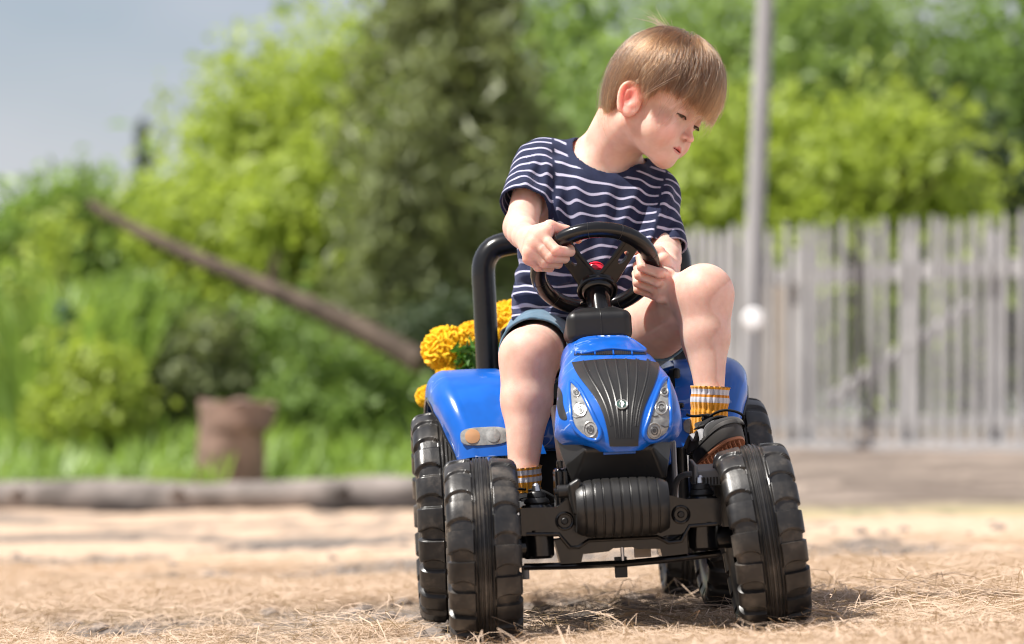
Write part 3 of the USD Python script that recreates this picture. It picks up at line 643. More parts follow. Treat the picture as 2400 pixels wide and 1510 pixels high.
for x in (-.068, -.076):
    obj('side_casting', box(x - .006, x + .005, .0, .05, .165, .222, .005), 'black_gloss', tractor)
obj('casting_bolt', rod((-.075, .0, .222), (-.075, .0, .232), .004), 'black_gloss', tractor)
# ribbed barrel (front weight) lying across
xs = np.linspace(-.060, .060, 150)
pr = .0385 * (1 - .22 * np.abs(xs / .060) ** 5) 
gv_ = np.min(np.abs((xs[:, None] + .049) - np.arange(9)[None] * .0118), 1)
pr = pr - .0015 * (1 - sstep(.0006, .0016, gv_))
bar = trimesh.creation.revolve(np.vstack([[(0, -.060)], np.stack([pr, xs], 1), [(0, .060)]]), sections=72)
bv = np.array(bar.vertices); barrel = trimesh.Trimesh(np.stack([bv[:, 2], -.038 + bv[:, 0], .168 + bv[:, 1] * 1.0], 1), bar.faces, process=False); barrel.fix_normals()
obj('ribbed_weight', barrel, 'grille_plastic', tractor, smooth=30)
obj('barrel_clamp', hull([(-.063, -.05, .198, .006), (-.060, -.05, .165, .004), (-.064, -.03, .19, .005), (-.056, -.052, .204, .004)]), 'grille_plastic', tractor)
obj('barrel_shaft', rod((-.082, -.03, .192), (-.055, -.03, .192), .0085), 'grille_plastic', tractor)
obj('barrel_stub', rod((-.086, -.03, .192), (-.080, -.03, .192), .004), 'black_gloss', tractor)
# front axle
ol = [(-.128, .171), (-.082, .170), (-.062, .185), (-.045, .185), (.050, .182), (.085, .172), (.128, .171), (.128, .141), (.088, .140), (.076, .131), (.060, .131), (.046, .128), (-.045, .128), (-.058, .120), (-.068, .120), (-.080, .136), (-.128, .139)]
axle = prism(Polygon(ol).buffer(.003).buffer(-.001), -.022, .020)
obj('front_axle', axle, 'black_gloss', tractor, smooth=30)
obj('axle_lip', tube(np.array([(x, -.0235, z) for x, z in [(-.124, .139), (-.082, .137), (-.068, .119), (-.057, .119), (-.044, .127), (.046, .127), (.060, .119), (.076, .120), (.088, .139), (.124, .140)]]), .0026, 8), 'black_gloss', tractor)
for x, z in ((-.0735, .1535), (.0775, .1545)):
    b_ = obj('bolt_socket', tube(np.array([(x + .0105 * math.cos(a), -.0235, z + .0105 * math.sin(a)) for a in np.linspace(0, 6.283, 36, endpoint=False)]), .0020, 8, closed=True, up=(0, 1, 0)), 'black_gloss', tractor)
    obj('bolt_head', rod((x, -.020, z), (x, -.0265, z), .0050, .0042), 'black_matt', b_)
obj('axle_boss', rod((-.053, -.020, .148), (-.053, -.030, .148), .0085, .0078), 'black_gloss', tractor)
lower = [(-.066, .120), (-.052, .125), (.050, .125), (.064, .118), (.084, .128), (.084, .104), (.052, .102), (.050, .112), (.020, .113), (.014, .116), (-.012, .116), (-.018, .112), (-.052, .110), (-.055, .099), (-.080, .099), (-.086, .128), (-.074, .130)]
obj('lower_frame', prism(Polygon(lower).buffer(.001), -.014, .03), 'black_gloss', tractor, smooth=30)
obj('bracket', box(.018, .040, .02, .024, .100, .114, .001), 'board_wood', tractor)
for s in (-1, 1):
    k = obj('steering_knuckle', cat_(rod((s * .1085, 0, .106), (s * .1085, 0, .176), .021, .021, 36), rod((s * .1085, 0, .139), (s * .1085, 0, .143), .0235, .0235, 36), rod((s * .105, 0, .121), (s * .150, 0, .121), .014)), 'black_gloss', tractor)
    obj('knuckle_cap', cat_(rod((s * .1075, 0, .176), (s * .1075, 0, .185), .0170, .0160, 32), rod((s * .1075, 0, .184), (s * .1075, 0, .193), .0125, .0115, 32)), 'black_matt', k)
    obj('kingpin', rod((s * .1070, 0, .191), (s * .1070, 0, .204), .0062, .0050, 24, .003), 'steel', k)
obj('tie_rod', tube(np.array([(-.128, .0, .096), (-.06, -.004, .0945), (0, -.005, .094), (.06, -.004, .0965), (.128, 0, .101)]), .0062, 12, flat=(1.6, .75), up=(0, 0, 1)), 'black_gloss', tractor)
obj('tie_rod_pin', rod((-.1265, 0, .098), (-.1265, 0, .080), .005), 'grey_plastic', tractor)
obj('steering_tab', box(-.010, .006, -.006, .004, .076, .103, .001), 'black_matt', tractor)
obj('centre_pin', rod((.0, -.012, .098), (.0, -.012, .116), .0025), 'steel', tractor)
# frame, seat, fenders
obj('chassis', box(-.045, .045, .20, .74, .120, .235, .01), 'black_matt', tractor)
obj('rear_housing', box(-.135, .135, .44, .70, .120, .250, .012), 'black_matt', tractor)
obj('seat', cat_(box(-.118, .118, .50, .70, .285, .318, .014), hull([(-.11, .70, .31, .014), (.11, .70, .31, .014), (-.10, .735, .42, .012), (.10, .735, .42, .012)])), 'black_plastic', tractor)
obj('footwell', cat_(box(-.132, .132, .372, .50, .246, .292, .012), box(-.13, .13, .44, .72, .235, .290, .012)), 'blue_plastic', tractor)
obj('footwell_trim', box(-.126, .126, .366, .42, .294, .302, .003), 'black_gloss', tractor)
fp = spline([(.352, .240), (.362, .268), (.380, .300), (.408, .330), (.448, .352), (.500, .364), (.56, .367), (.63, .362), (.69, .343), (.735, .31), (.76, .26)], 50)
ft = np.gradient(fp, axis=0); ft /= np.linalg.norm(ft, axis=1, keepdims=True); fin_ = np.stack([ft[:, 1], -ft[:, 0]], 1)
for s in (-1, 1):
    tt = np.linspace(0, 1, 50)
    xo = np.interp(fp[:, 0], [.352, .38, .42, .48, .76], [.196, .211, .224, .230, .232]); xi = np.interp(fp[:, 0], [.352, .40, .52, .76], [.072, .118, .128, .128])
    u = np.linspace(0, 1, 40); rows = []
    for i in range(50):
        w = xo[i] - xi[i]; edge = .028
        t1 = np.clip((u - .70) / .30, 0, 1) * np.pi / 2
        x = np.where(u < .70, xi[i] + (w - edge) * u / .70, xo[i] - edge + edge * np.sin(t1)); dr = np.where(u < .70, .004 * (u / .70 - .6) ** 2, edge * (1 - np.cos(t1)))
        d2 = np.array([fin_[i, 0], fin_[i, 1]])
        if np.dot(d2, np.array([.56, .2]) - fp[i]) < 0: d2 = -d2
        rows.append(np.stack([s * x, fp[i, 0] + d2[0] * dr, fp[i, 1] + d2[1] * dr], 1))
    sh = np.array(rows)
    last = sh[:, -1:, :] + np.stack([np.zeros(50), .012 * np.sign(.56 - fp[:, 0]) * .6, -.012 * np.ones(50)], 1)[:, None] * np.linspace(.3, 1, 3)[None, :, None] * np.clip((fp[:, 1] - .24) / .05, 0, 1)[:, None, None]
    sh = np.concatenate([sh, last], 1)
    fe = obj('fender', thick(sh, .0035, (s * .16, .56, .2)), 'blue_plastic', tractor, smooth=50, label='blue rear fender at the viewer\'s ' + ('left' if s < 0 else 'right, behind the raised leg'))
    obj('rim_strip', tube(sh[:, -1], .0022, 8), 'black_gloss', fe)
    # recessed indicator lamps on the front face
    def fpt(x, z, off):
        i = np.interp(z, fp[:25, 1], np.arange(25)); y = np.interp(i, np.arange(25), fp[:25, 0]); tn = np.stack([np.interp(i, np.arange(25), ft[:25, 0]), np.interp(i, np.arange(25), ft[:25, 1])], -1)
        n = np.stack([-tn[..., 1], tn[..., 0]], -1); n *= np.sign(-n[..., :1] + .001)
        return np.stack([s * x + 0 * z, y + n[..., 0] * off, z + n[..., 1] * off], -1)
    def plate(xc, zc, rx_, rz_, off, pw=2.0, dep=.004):
        a = np.linspace(0, 2 * np.pi, 48, endpoint=False); c, sn = np.cos(a), np.sin(a)
        ex = np.sign(c) * np.abs(c) ** (2 / pw); ez = np.sign(sn) * np.abs(sn) ** (2 / pw)
        rings = [fpt(xc + rx_ * q * ex, zc + rz_ * q * ez, off - (dep if q == 1.001 else 0) + .0012 * (1 - min(q, 1) ** 2)) for q in (1.001, 1.0, .92, .6, .25, .01)]
        v = np.array(rings); ff = grid_faces(6, 48)
        i, j = np.meshgrid(np.arange(5), np.arange(48), indexing='ij'); j2 = (j + 1) % 48
        q = np.stack([i*48+j, i*48+j2, (i+1)*48+j2, (i+1)*48+j], -1).reshape(-1, 4)
        m = trimesh.Trimesh(v.reshape(-1, 3), np.vstack([q[:, [0, 1, 2]], q[:, [0, 2, 3]]]), process=False)
        if m.face_normals[len(q) // 2, 1] > 0: m.invert()
        return m
    lm = obj('indicator', plate(.157, .268, .034, .0125, .0016, 3.2), 'clear_plastic', fe)
    obj('amber_lamp', plate(.174, .268, .0105, .0098, .0030, 2.2), 'amber', lm); obj('white_lamp', plate(.145, .268, .0095, .0095, .0030, 2.2), 'clear_plastic', lm)
    obj('inner_wall', box(min(s * .118, s * .128), max(s * .118, s * .128), .42, .74, .20, .352, .004), 'black_matt' if s < 0 else 'black_matt', fe)
    obj('pocket', hull([(s * .128, .50, .352, .006), (s * .128, .58, .360, .006), (s * .112, .50, .348, .006), (s * .112, .58, .355, .006)]), 'blue_plastic', fe)
# backrest hoop: a flattened tube
hp = spline([(-.134, .70, .25), (-.134, .70, .33), (-.134, .702, .42), (-.134, .704, .50), (-.131, .705, .530), (-.118, .706, .548), (-.095, .706, .555), (-.05, .706, .557), (.07, .706, .557), (.122, .706, .555), (.146, .706, .548), (.159, .705, .530), (.162, .704, .50), (.162, .702, .42), (.160, .70, .33), (.156, .70, .25)], 110)
obj('backrest_hoop', tube(hp, .0176, 28, flat=(1.0, 1.35), up=(0, 1, 0)), 'black_plastic', tractor, smooth=60)
# steering wheel
SC, tilt = V(.0035, .280, .491), math.radians(40.5)
e1, e2, sn_ = V(1, 0, 0), V(0, -math.cos(tilt), math.sin(tilt)), V(0, math.sin(tilt), math.cos(tilt))
rot = math.radians(-2.0); e1, e2 = e1 * math.cos(rot) + e2 * math.sin(rot), e2 * math.cos(rot) - e1 * math.sin(rot)
def wp(r, a, h=0.): return SC + r * (math.cos(a) * e1 + math.sin(a) * e2) + sn_ * h
RW = .0785
WA = np.linspace(0, 2 * np.pi, 120, endpoint=False)
sw = obj('steering_wheel', tube(np.array([wp(RW, a) for a in WA]), .0113, 24, closed=True, up=sn_, flat=(1.0, .95)), 'black_gloss', tractor, smooth=True)
for a in np.radians([20, 68, 100, 130, 196, 226, 300, 340]):
    obj('seam', tube(np.array([wp(RW + .01135 * math.cos(b), a) + sn_ * .0109 * math.sin(b) for b in np.linspace(0, 6.283, 28, endpoint=False)]), .00032, 6, closed=True, up=np.cross(sn_, wp(1, a) - SC)), 'grille_plastic', sw)
obj('hub', cat_(rod(SC - sn_ * .046, SC - sn_ * .026, .0235, .0265, 36), tube(np.array([SC - sn_ * .040 + .0255 * (math.cos(a) * e1 + math.sin(a) * e2) for a in WA[::3]]), .0028, 8, closed=True, up=sn_)), 'black_gloss', sw)
for a in np.radians([133, 48, 268]):
    d = math.cos(a) * e1 + math.sin(a) * e2; tdir = -math.sin(a) * e1 + math.cos(a) * e2
    p0, p1 = SC + d * .016 - sn_ * .034, SC + d * (RW - .004) + sn_ * .000
    ax_ = unit(p1 - p0); L = np.linalg.norm(p1 - p0); nn = unit(np.cross(ax_, tdir))
    sl = Polygon([(0, -.0125), (L * .5, -.0100), (L, -.0095), (L, .0095), (L * .5, .0100), (0, .0125)])
    hole = shapely.affinity.scale(Point(L * .60, 0).buffer(.0052, 12), 2.1, 1.0)
    m = trimesh.creation.extrude_polygon(sl.difference(hole), .006, engine='earcut')
    M = np.eye(4); M[:3, 0], M[:3, 1], M[:3, 2], M[:3, 3] = ax_, tdir, np.cross(ax_, tdir), p0 - np.cross(ax_, tdir) * .003
    m.apply_transform(M); m.fix_normals()
    fl = [tube(np.array([p0 + tdir * w0, p0 + ax_ * L * .5 + tdir * w0 * .8, p1 + tdir * w0 * .78]), .0024, 8, flat=(1, 2.2), up=tdir) for w0 in (-.0122, .0122)]
    obj('spoke', cat_(m, *fl), 'black_gloss', sw)
obj('horn_button', cat_(T(m3.Manifold.sphere(.0138, 40).scale((1, 1, .5)).trim_by_plane((0, 0, 1), 0).transform(np.hstack([np.stack([e1, e2, sn_], 1), (SC + sn_ * .0)[:, None]]))), rod(SC - sn_ * .012, SC, .0138)), 'red_plastic', sw, smooth=40)
obj('button_base', rod(SC - sn_ * .030, SC - sn_ * .0125, .0150, .0152), 'black_gloss', sw)
obj('steering_column', rod(SC - sn_ * .10, SC - sn_ * .044, .0165, .0165, 36), 'black_gloss', tractor)
obj('column_screw', rod(wp(.0255, math.radians(215), -.050), wp(.0255, math.radians(215), -.044), .003), 'steel', tractor)
cover = hull([(-.0325, .205, .400, .012), (.0325, .205, .400, .012), (-.032, .206, .419, .0125), (.032, .206, .419, .0125), (-.022, .215, .424, .011), (.022, .215, .424, .011), (0, .222, .4275, .011), (-.034, .27, .40, .011), (.034, .27, .40, .011), (-.022, .265, .428, .011), (.022, .265, .428, .011)], 40)
obj('column_cover', cover, 'black_matt', tractor, smooth=True)
cs = cover.ray.intersects_location(np.array([(.002, .0, z) for z in np.linspace(.398, .4365, 24)]), np.tile((0., 1, 0), (24, 1)), multiple_hits=False)[0]
obj('cover_seam', tube(cs[np.argsort(cs[:, 2])], .0008, 6), 'black_matt', tractor)
# pedals on their crank
def pedal(c, nm, ang_):
    m = box(-.021, .021, -.030, .030, -.011, .011, .003)
    slots = [box(-.016 + i * .0042, -.0140 + i * .0042, -.0312, -.029, -.009, .001, .0003) for i in range(9)]
    M = trimesh.transformations.rotation_matrix(ang_, (1, 0, 0)); M[:3, 3] = c; m = cat_(m, box(-.024, -.019, -.033, .033, -.013, .018, .002)); m.apply_transform(M)
    p = obj('pedal', m, 'grey_plastic', tractor, label=nm)
    for s_ in slots: s_.apply_transform(M); obj('slot', s_, 'grille_plastic', p)
pc = loc(1664, 1113, .06); pedal(pc, 'raised grey pedal under the black shoe', .12)
pl_ = loc(1232, 1222, .09); pl_ = V(-pc[0] - .01, .10, .150); pedal(pl_, 'lowered grey pedal behind the left front wheel', .12)
cr = spline([loc(1574, 1190, .13), loc(1582, 1150, .11), loc(1590, 1122, .085), loc(1606, 1113, .07), loc(1640, 1112, .06)], 30)
obj('crank', tube(cr, .0042, 10), 'dark_steel', tractor)
obj('crank', tube(spline([(-.05, .13, .17), (-.085, .11, .150), pl_ + (.01, 0, 0)], 20), .0042, 10), 'dark_steel', tractor)
obj('crank_shaft', rod((-.06, .13, .17), (.07, .13, .17), .0055), 'dark_steel', tractor)
for s in (-1, 1):
    obj('support_bar', box(min(s*.098, s*.106), max(s*.098, s*.106), .30, .46, .13, .25, .003), 'dark_steel', tractor)
obj('side_tank', box(.078, .100, .30, .42, .215, .245, .006), 'blue_plastic', tractor)

# ---------------------------------------------------------------- toy trailer hitched behind, with the flowers
trailer = thing('toy_trailer', 'blue toy trailer hitched behind the tractor and filled with yellow flowers', 'toy trailer', mat=TM)
obj('trailer_floor', box(-.125, .125, .86, 1.16, .130, .142), 'blue_plastic', trailer)
for a in ((-.135, -.126, .85, 1.17), (.126, .135, .85, 1.17), (-.125, .125, .85, .859), (-.125, .125, 1.161, 1.17)): obj('side_panel', box(a[0], a[1], a[2], a[3], .13, .25, .003), 'blue_plastic', trailer)
tw_t = tyre(.092, .030, .058, 18, 3, .005, 288, 72)
for s in (-1, 1):
    w = obj('trailer_wheel', place(tw_t, s * .170, .98, .0955), 'tyre', trailer, smooth=40); obj('rim', place(rim(.058, .030, s), s * .170, .98, .0955), 'black_gloss', w)
obj('drawbar', rod((0, .70, .15), (0, .87, .138), .012), 'black_matt', trailer); obj('trailer_axle', rod((-.165, .98, .0955), (.165, .98, .0955), .007), 'dark_steel', trailer)
obj('soil', trimesh.Trimesh(*[(np.stack([q[0].ravel(), q[1].ravel(), .225 + .012 * fbm(np.stack([q[0] * 40, q[1] * 40, 0 * q[0]], -1), 3, 2).ravel()], 1)) if i == 0 else grid_faces(30, 30) for q in [np.meshgrid(np.linspace(-.124, .124, 30), np.linspace(.861, 1.16, 30), indexing='ij')] for i in (0, 1)], process=False), 'bark', trailer)
def pompom(r, seed, squash=.82):
    """flower head of many crinkled petals"""
    q = np.random.default_rng(seed); n = 430; i = np.arange(n) + .5
    ph = np.arccos(1 - 1.72 * i / n); th = i * 2.39996 + q.normal(0, .15, n)
    V_, F_ = [], []
    for k in range(n):
        d = V(math.sin(ph[k]) * math.cos(th[k]), math.sin(ph[k]) * math.sin(th[k]), math.cos(ph[k]))
        t = unit(np.cross(d, q.normal(size=3))); b = np.cross(d, t); s = r * q.uniform(.12, .19); R0 = r * q.uniform(.86, 1.03)
        rows = []
        for v_ in (-1, -.33, .33, 1):
            rows.append([d * (R0 * (.55 if abs(v_) == 1 else 1) + s * .10 * math.sin(3 * v_ + 5 * w_ + k)) + t * s * w_ * (1.0 if abs(v_) < 1 else .8) + b * s * v_ * .62 - d * (.35 * s * w_ * w_) for w_ in (-1, -.5, 0, .5, 1)])
        V_.append(np.array(rows).reshape(-1, 3)); F_.append(grid_faces(4, 5) + 20 * k)
    v = np.vstack(V_); v[:, 2] *= squash
    core = trimesh.creation.icosphere(3, r * .80); core.apply_scale((1, 1, squash))
    return cat_(trimesh.Trimesh(v, np.vstack(F_), process=False), core)
def flower(px, py, yl, rad_px, label, seed, base, tilt=(0, 0)):
    c = loc(px, py, yl); w = tw(c); r = rad_px / F * w[1] * 1.02; b = tw(base)
    o = thing('marigold', label, 'flower', loc=tuple(b))
    hd = pompom(r, seed); hd.apply_transform(trimesh.transformations.euler_matrix(.75 + tilt[0], tilt[1], 0)); hd.apply_translation(w - b)
    obj('flower_head', hd, 'petal', o, smooth=True)
    ce = (w - b) - V(0, -.3, .8) * r * .5
    st = spline([(0, 0, 0), ce * (.5, .5, .5) + (0, .005, .0), ce], 12); obj('stem', tube(st, .0036, 8), 'leaf_flower', o)
    q = np.random.default_rng(seed); lp = []
    for k in range(26):
        t = q.uniform(.25, .98); p = st[int(t * 11)]; a = q.uniform(0, 6.28); lp.append(p + V(math.cos(a), math.sin(a), q.uniform(-.2, .6)) * q.uniform(.008, .034))
    v, f = leaves(np.array(lp), 26, .034, seed, aspect=.32, up=.3)
    obj('leaves', (v, f), 'leaf_flower', o, smooth=False)
flower(1046, 818, .90, 60, 'biggest yellow marigold bloom left of the black hoop', 1, (-.09, .93, .22), (.0, -.3))
flower(1108, 788, .96, 40, 'yellow marigold bloom half hidden by the upright of the black hoop', 2, (-.07, .98, .22))
flower(1196, 760, .92, 62, 'tall yellow marigold bloom between the hoop and the striped shirt', 3, (-.04, .96, .22), (0, .2))
flower(1054, 884, .88, 36, 'yellow marigold bloom resting low on the blue fender', 4, (-.10, .90, .22), (.3, 0))
flower(1000, 930, .90, 27, 'small yellow marigold bloom hanging left of the blue fender', 5, (-.10, .91, .22), (.6, -.6))
flower(1592, 862, .92, 22, 'small yellow marigold bloom low between the bonnet and the raised leg', 6, (.09, .94, .22))
lp = np.array([tw(loc(x, y, yl)) for x, y, yl in zip(rng.uniform(1068, 1112, 46), rng.uniform(806, 878, 46), rng.uniform(.82, .86, 46))] + [tw(loc(x, y, yl)) for x, y, yl in zip(rng.uniform(1065, 1215, 170), rng.uniform(800, 890, 170), rng.uniform(.87, 1.0, 170))] + [tw(loc(x, y, yl)) for x, y, yl in zip(rng.uniform(1560, 1620, 60), rng.uniform(815, 900, 60), rng.uniform(.87, 1.0, 60))])
v, f = leaves(lp, len(lp), .030, 12, aspect=.34, up=.25)
obj('flower_foliage', (v, f), 'leaf_flower', smooth=False, kind='stuff', label='dark green leaves among the yellow flowers in the trailer', cat='leaves')
# ---------------------------------------------------------------- signed distance modelling for the child and the clothes
class Prim:
    def __init__(s, f, c, R, k=.01, op='add'): s.f, s.c, s.R, s.k, s.op = f, np.asarray(c, float), float(R), k, op
def cone(a, b, ra, rb=None, k=.01, op='add', sq=None):
    """a limb from a to b whose radius runs from ra to rb"""
    a, b = np.asarray(a, float), np.asarray(b, float); rb = ra if rb is None else rb; ab = b - a; L2 = ab @ ab + 1e-12
    def f(p):
        t = np.clip((p - a) @ ab / L2, 0, 1); q = p - a - t[:, None] * ab
        return np.sqrt((q * q).sum(1)) - (ra + (rb - ra) * t)
    return Prim(f, (a + b) / 2, math.sqrt(L2) / 2 + max(ra, rb), k, op)
def ell(c, r, k=.01, op='add', M=None):
    """an ellipsoid; the rows of M are its axes"""
    c, r = np.asarray(c, float), np.asarray(r, float); M = np.eye(3) if M is None else np.asarray(M)
    def f(p):
        q = (p - c) @ M.T; k0 = np.sqrt(((q / r) ** 2).sum(1)); k1 = np.sqrt(((q / r ** 2) ** 2).sum(1)) + 1e-9
        return k0 * (k0 - 1) / k1
    return Prim(f, c, r.max(), k, op)
def chain(pts, rads, k=.004): return [cone(pts[i], pts[i+1], rads[i], rads[i+1], k) for i in range(len(pts) - 1)]
def field(prims, p):
    d = None
    for q in prims:
        e = q.f(p)
        if d is None: d = e if q.op == 'add' else np.full(len(p), 1.); continue
        if q.op == 'add': h = np.maximum(q.k - np.abs(d - e), 0) / q.k; d = np.minimum(d, e) - h * h * q.k * .25
        else: e = -e; h = np.maximum(q.k - np.abs(d - e), 0) / q.k; d = np.maximum(d, e) + h * h * q.k * .25
    return d
def mesh_field(prims, h, post=None, pad=.012):
    """surface nets over the blocks that the surface passes through. post(p, d) may change the distance (cuts, folds, shells)"""
    add = [q for q in prims if q.op == 'add']
    lo = np.min([q.c - q.R for q in add], 0) - pad; hi = np.max([q.c + q.R for q in add], 0) + pad
    Bn_ = 8; nb = np.ceil((hi - lo) / (h * Bn_)).astype(int); N = nb * Bn_
    G = np.ones(N, np.float32); bl = h * Bn_
    MB = 4; nm = -(-nb // MB)
    centers, radii = np.array([q.c for q in prims]), np.array([q.R for q in prims])
    oo = np.stack(np.meshgrid(*[np.arange(Bn_)] * 3, indexing='ij'), -1).reshape(-1, 3)
    for I in np.ndindex(*nm):
        b0 = np.array(I) * MB; b1 = np.minimum(b0 + MB, nb)
        mc = lo + (b0 + b1) * .5 * bl; mr = np.linalg.norm((b1 - b0) * .5 * bl)
        near = np.linalg.norm(centers - mc, axis=1) - radii < mr + .035
        if not near.any(): continue
        loc_ = [q for q, t in zip(prims, near) if t]
        if all(q.op != 'add' for q in loc_): continue
        bi = np.stack(np.meshgrid(*[np.arange(b0[k], b1[k]) for k in range(3)], indexing='ij'), -1).reshape(-1, 3)
        cpt = lo + (bi + .5) * bl - h * .5
        dc = field(loc_, cpt)
        if post: dc = post(cpt, dc)
        act = np.abs(dc) < bl * 1.35 + .004
        for b, v in zip(bi[~act], dc[~act]):
            if v < 0: G[b[0]*8:b[0]*8+8, b[1]*8:b[1]*8+8, b[2]*8:b[2]*8+8] = -1
        if not act.any(): continue
        ba = bi[act]; idx = (ba[:, None] * Bn_ + oo[None]).reshape(-1, 3); p = lo + idx * h
        d = field(loc_, p)
        if post: d = post(p, d)
        G[idx[:, 0], idx[:, 1], idx[:, 2]] = d
    s = G < 0
    c = [s[i:N[0]-1+i, j:N[1]-1+j, k:N[2]-1+k] for i in (0, 1) for j in (0, 1) for k in (0, 1)]
    any_, all_ = c[0].copy(), c[0].copy()
    for q in c[1:]: any_ |= q; all_ &= q
    cells = np.argwhere(any_ & ~all_)
    corners = np.array([(i, j, k) for i in (0, 1) for j in (0, 1) for k in (0, 1)])
    val = np.stack([G[tuple((cells + o).T)] for o in corners], 1)
    acc, cnt = np.zeros((len(cells), 3)), np.zeros(len(cells))
    for a in range(8):
        for b in range(a + 1, 8):
            if np.abs(corners[a] - corners[b]).sum() != 1: continue
            m = (val[:, a] < 0) != (val[:, b] < 0)
            t = np.where(m, val[:, a] / (val[:, a] - val[:, b] + 1e-20), 0)
            acc += m[:, None] * (corners[a] + t[:, None] * (corners[b] - corners[a])); cnt += m
    verts = lo + (cells + acc / cnt[:, None]) * h
    key = (cells[:, 0] * N[1] + cells[:, 1]) * N[2] + cells[:, 2]
    order = np.argsort(key); sk = key[order]
    def find(cc):
        k = (cc[:, 0] * N[1] + cc[:, 1]) * N[2] + cc[:, 2]; i = np.clip(np.searchsorted(sk, k), 0, len(sk) - 1)
        return np.where(sk[i] == k, order[i], -1)
    quads = []
    for ax in range(3):
        e = np.eye(3, dtype=int)[ax]; u, w = np.eye(3, dtype=int)[(ax + 1) % 3], np.eye(3, dtype=int)[(ax + 2) % 3]
        v0 = G[tuple(cells.T)] < 0; v1 = G[tuple((cells + e).T)] < 0
        m = v0 != v1; base = cells[m]
        q = np.stack([find(base), find(base - u), find(base - u - w), find(base - w)], 1)
        fl = v0[m]; q = np.where(fl[:, None], q, q[:, ::-1]); quads.append(q[(q >= 0).all(1)])
    q = np.vstack(quads)
    f = np.vstack([q[:, [0, 1, 2]], q[:, [0, 2, 3]]])
    m = trimesh.Trimesh(verts, f, process=False)
    if m.volume < 0: m.invert()
    return m
def relax(m, n=2, lam=.5):
    v, e = np.array(m.vertices), m.edges_unique
    for _ in range(n):
        for l in (lam, -lam * 1.03):
            s, c = np.zeros_like(v), np.zeros(len(v))
            np.add.at(s, e[:, 0], v[e[:, 1]]); np.add.at(s, e[:, 1], v[e[:, 0]]); np.add.at(c, e[:, 0], 1); np.add.at(c, e[:, 1], 1)
            v = v + l * (s / np.maximum(c, 1)[:, None] - v)
    m.vertices = v; return m

# ---------------------------------------------------------------- the child
# head frame (a: the child's left, b: forward, c: up; centimetres, eyes at c = 0)
HC, HS = at(1523, 252, 5.02), .921 / 100
HR_ = np.array([[.4062, .8511, .3326], [.9021, -.4316, .0026], [-.1458, -.2990, .9431]])
_u, _s, _v = np.linalg.svd(HR_); HR_ = _u @ _v
_e = np.array([-2.95, 6.95, -.3]); _E = HC + HS * (HR_ @ _e); _t = math.radians(8.0)
HR_ = np.array([[math.cos(_t), 0, math.sin(_t)], [0, 1, 0], [-math.sin(_t), 0, math.cos(_t)]]) @ HR_
HC = _E - HS * (HR_ @ _e) + np.array([.004, 0, 0])
def hw_(p): return HC + HS * (np.atleast_2d(np.asarray(p, float)) @ HR_.T)          # head frame -> world
def hl_(w): return ((np.asarray(w, float) - HC) @ HR_) / HS
def H1(*p): return hw_(p)[0]
hax = HR_.T
def hcone(a, b, ra, rb=None, k=.5, op='add'): return cone(H1(*a), H1(*b), ra * HS, (ra if rb is None else rb) * HS, k * HS, op)
def hell(c, r, k=.5, op='add'): return ell(H1(*c), np.array(r) * HS, k * HS, op, hax)
head = [hell((0, .2, 3.1), (6.9, 7.6, 7.6)), hell((0, 2.9, 2.6), (5.7, 4.6, 4.5), 1.5), hell((0, 2.3, -2.4), (5.2, 4.7, 5.2), 1.2)]
for s in (-1, 1):
    head += [hell((s*3.15, 4.05, -3.8), (2.8, 3.0, 3.0), 1.6), hcone((s*4.3, .0, -4.2), (s*1.3, 5.3, -7.0), 1.8, 1.5, 1.8)]
head += [hell((0, 5.65, -6.95), (1.8, 1.35, 1.3), 1.2), hell((0, 5.45, -5.0), (2.5, 1.85, 1.9), 1.2), hcone((-2.6, 5.8, 1.6), (2.6, 5.8, 1.6), .6, .6, 1.5)]
for s in (-1, 1): head += [hell((s*3.0, 8.3, .15), (1.8, 2.0, 1.25), 1.0, 'sub')]
head += [hcone((0, 6.35, .6), (0, 7.75, -2.45), .58, .62, .8), hell((0, 8.10, -2.75), (.70, .70, .60), .45)]
for s in (-1, 1):
    head += [hell((s*.84, 7.25, -2.95), (.46, .62, .44), .35), hell((s*.42, 7.70, -3.32), (.22, .36, .18), .12, 'sub')]
    head += [hell((s*2.95, 5.72, .15), (1.46, 1.42, 1.36), .45), hell((s*3.05, 6.95, -.52), (1.45, .80, .19), .10, 'sub')]
lip_u = [(-2.1, 6.0, -4.94), (-1.15, 6.8, -4.86), (-.45, 7.1, -4.76), (0, 7.13, -4.82), (.45, 7.1, -4.76), (1.15, 6.8, -4.86), (2.1, 6.0, -4.94)]
lip_l = [(-2.0, 6.0, -5.04), (-1.0, 6.65, -5.50), (0, 6.87, -5.58), (1.0, 6.65, -5.50), (2.0, 6.0, -5.04)]
for i in range(6): head.append(hcone(lip_u[i], lip_u[i+1], .14 if i in (0,) else .22, .22 if i != 5 else .14, .24))
for i in range(4): head.append(hcone(lip_l[i], lip_l[i+1], .15 if i == 0 else .28, .28 if i != 3 else .15, .26))
head.append(hell((0, 6.55, -5.17), (1.85, 1.3, .13), .08, 'sub'))
ear_pts = {}
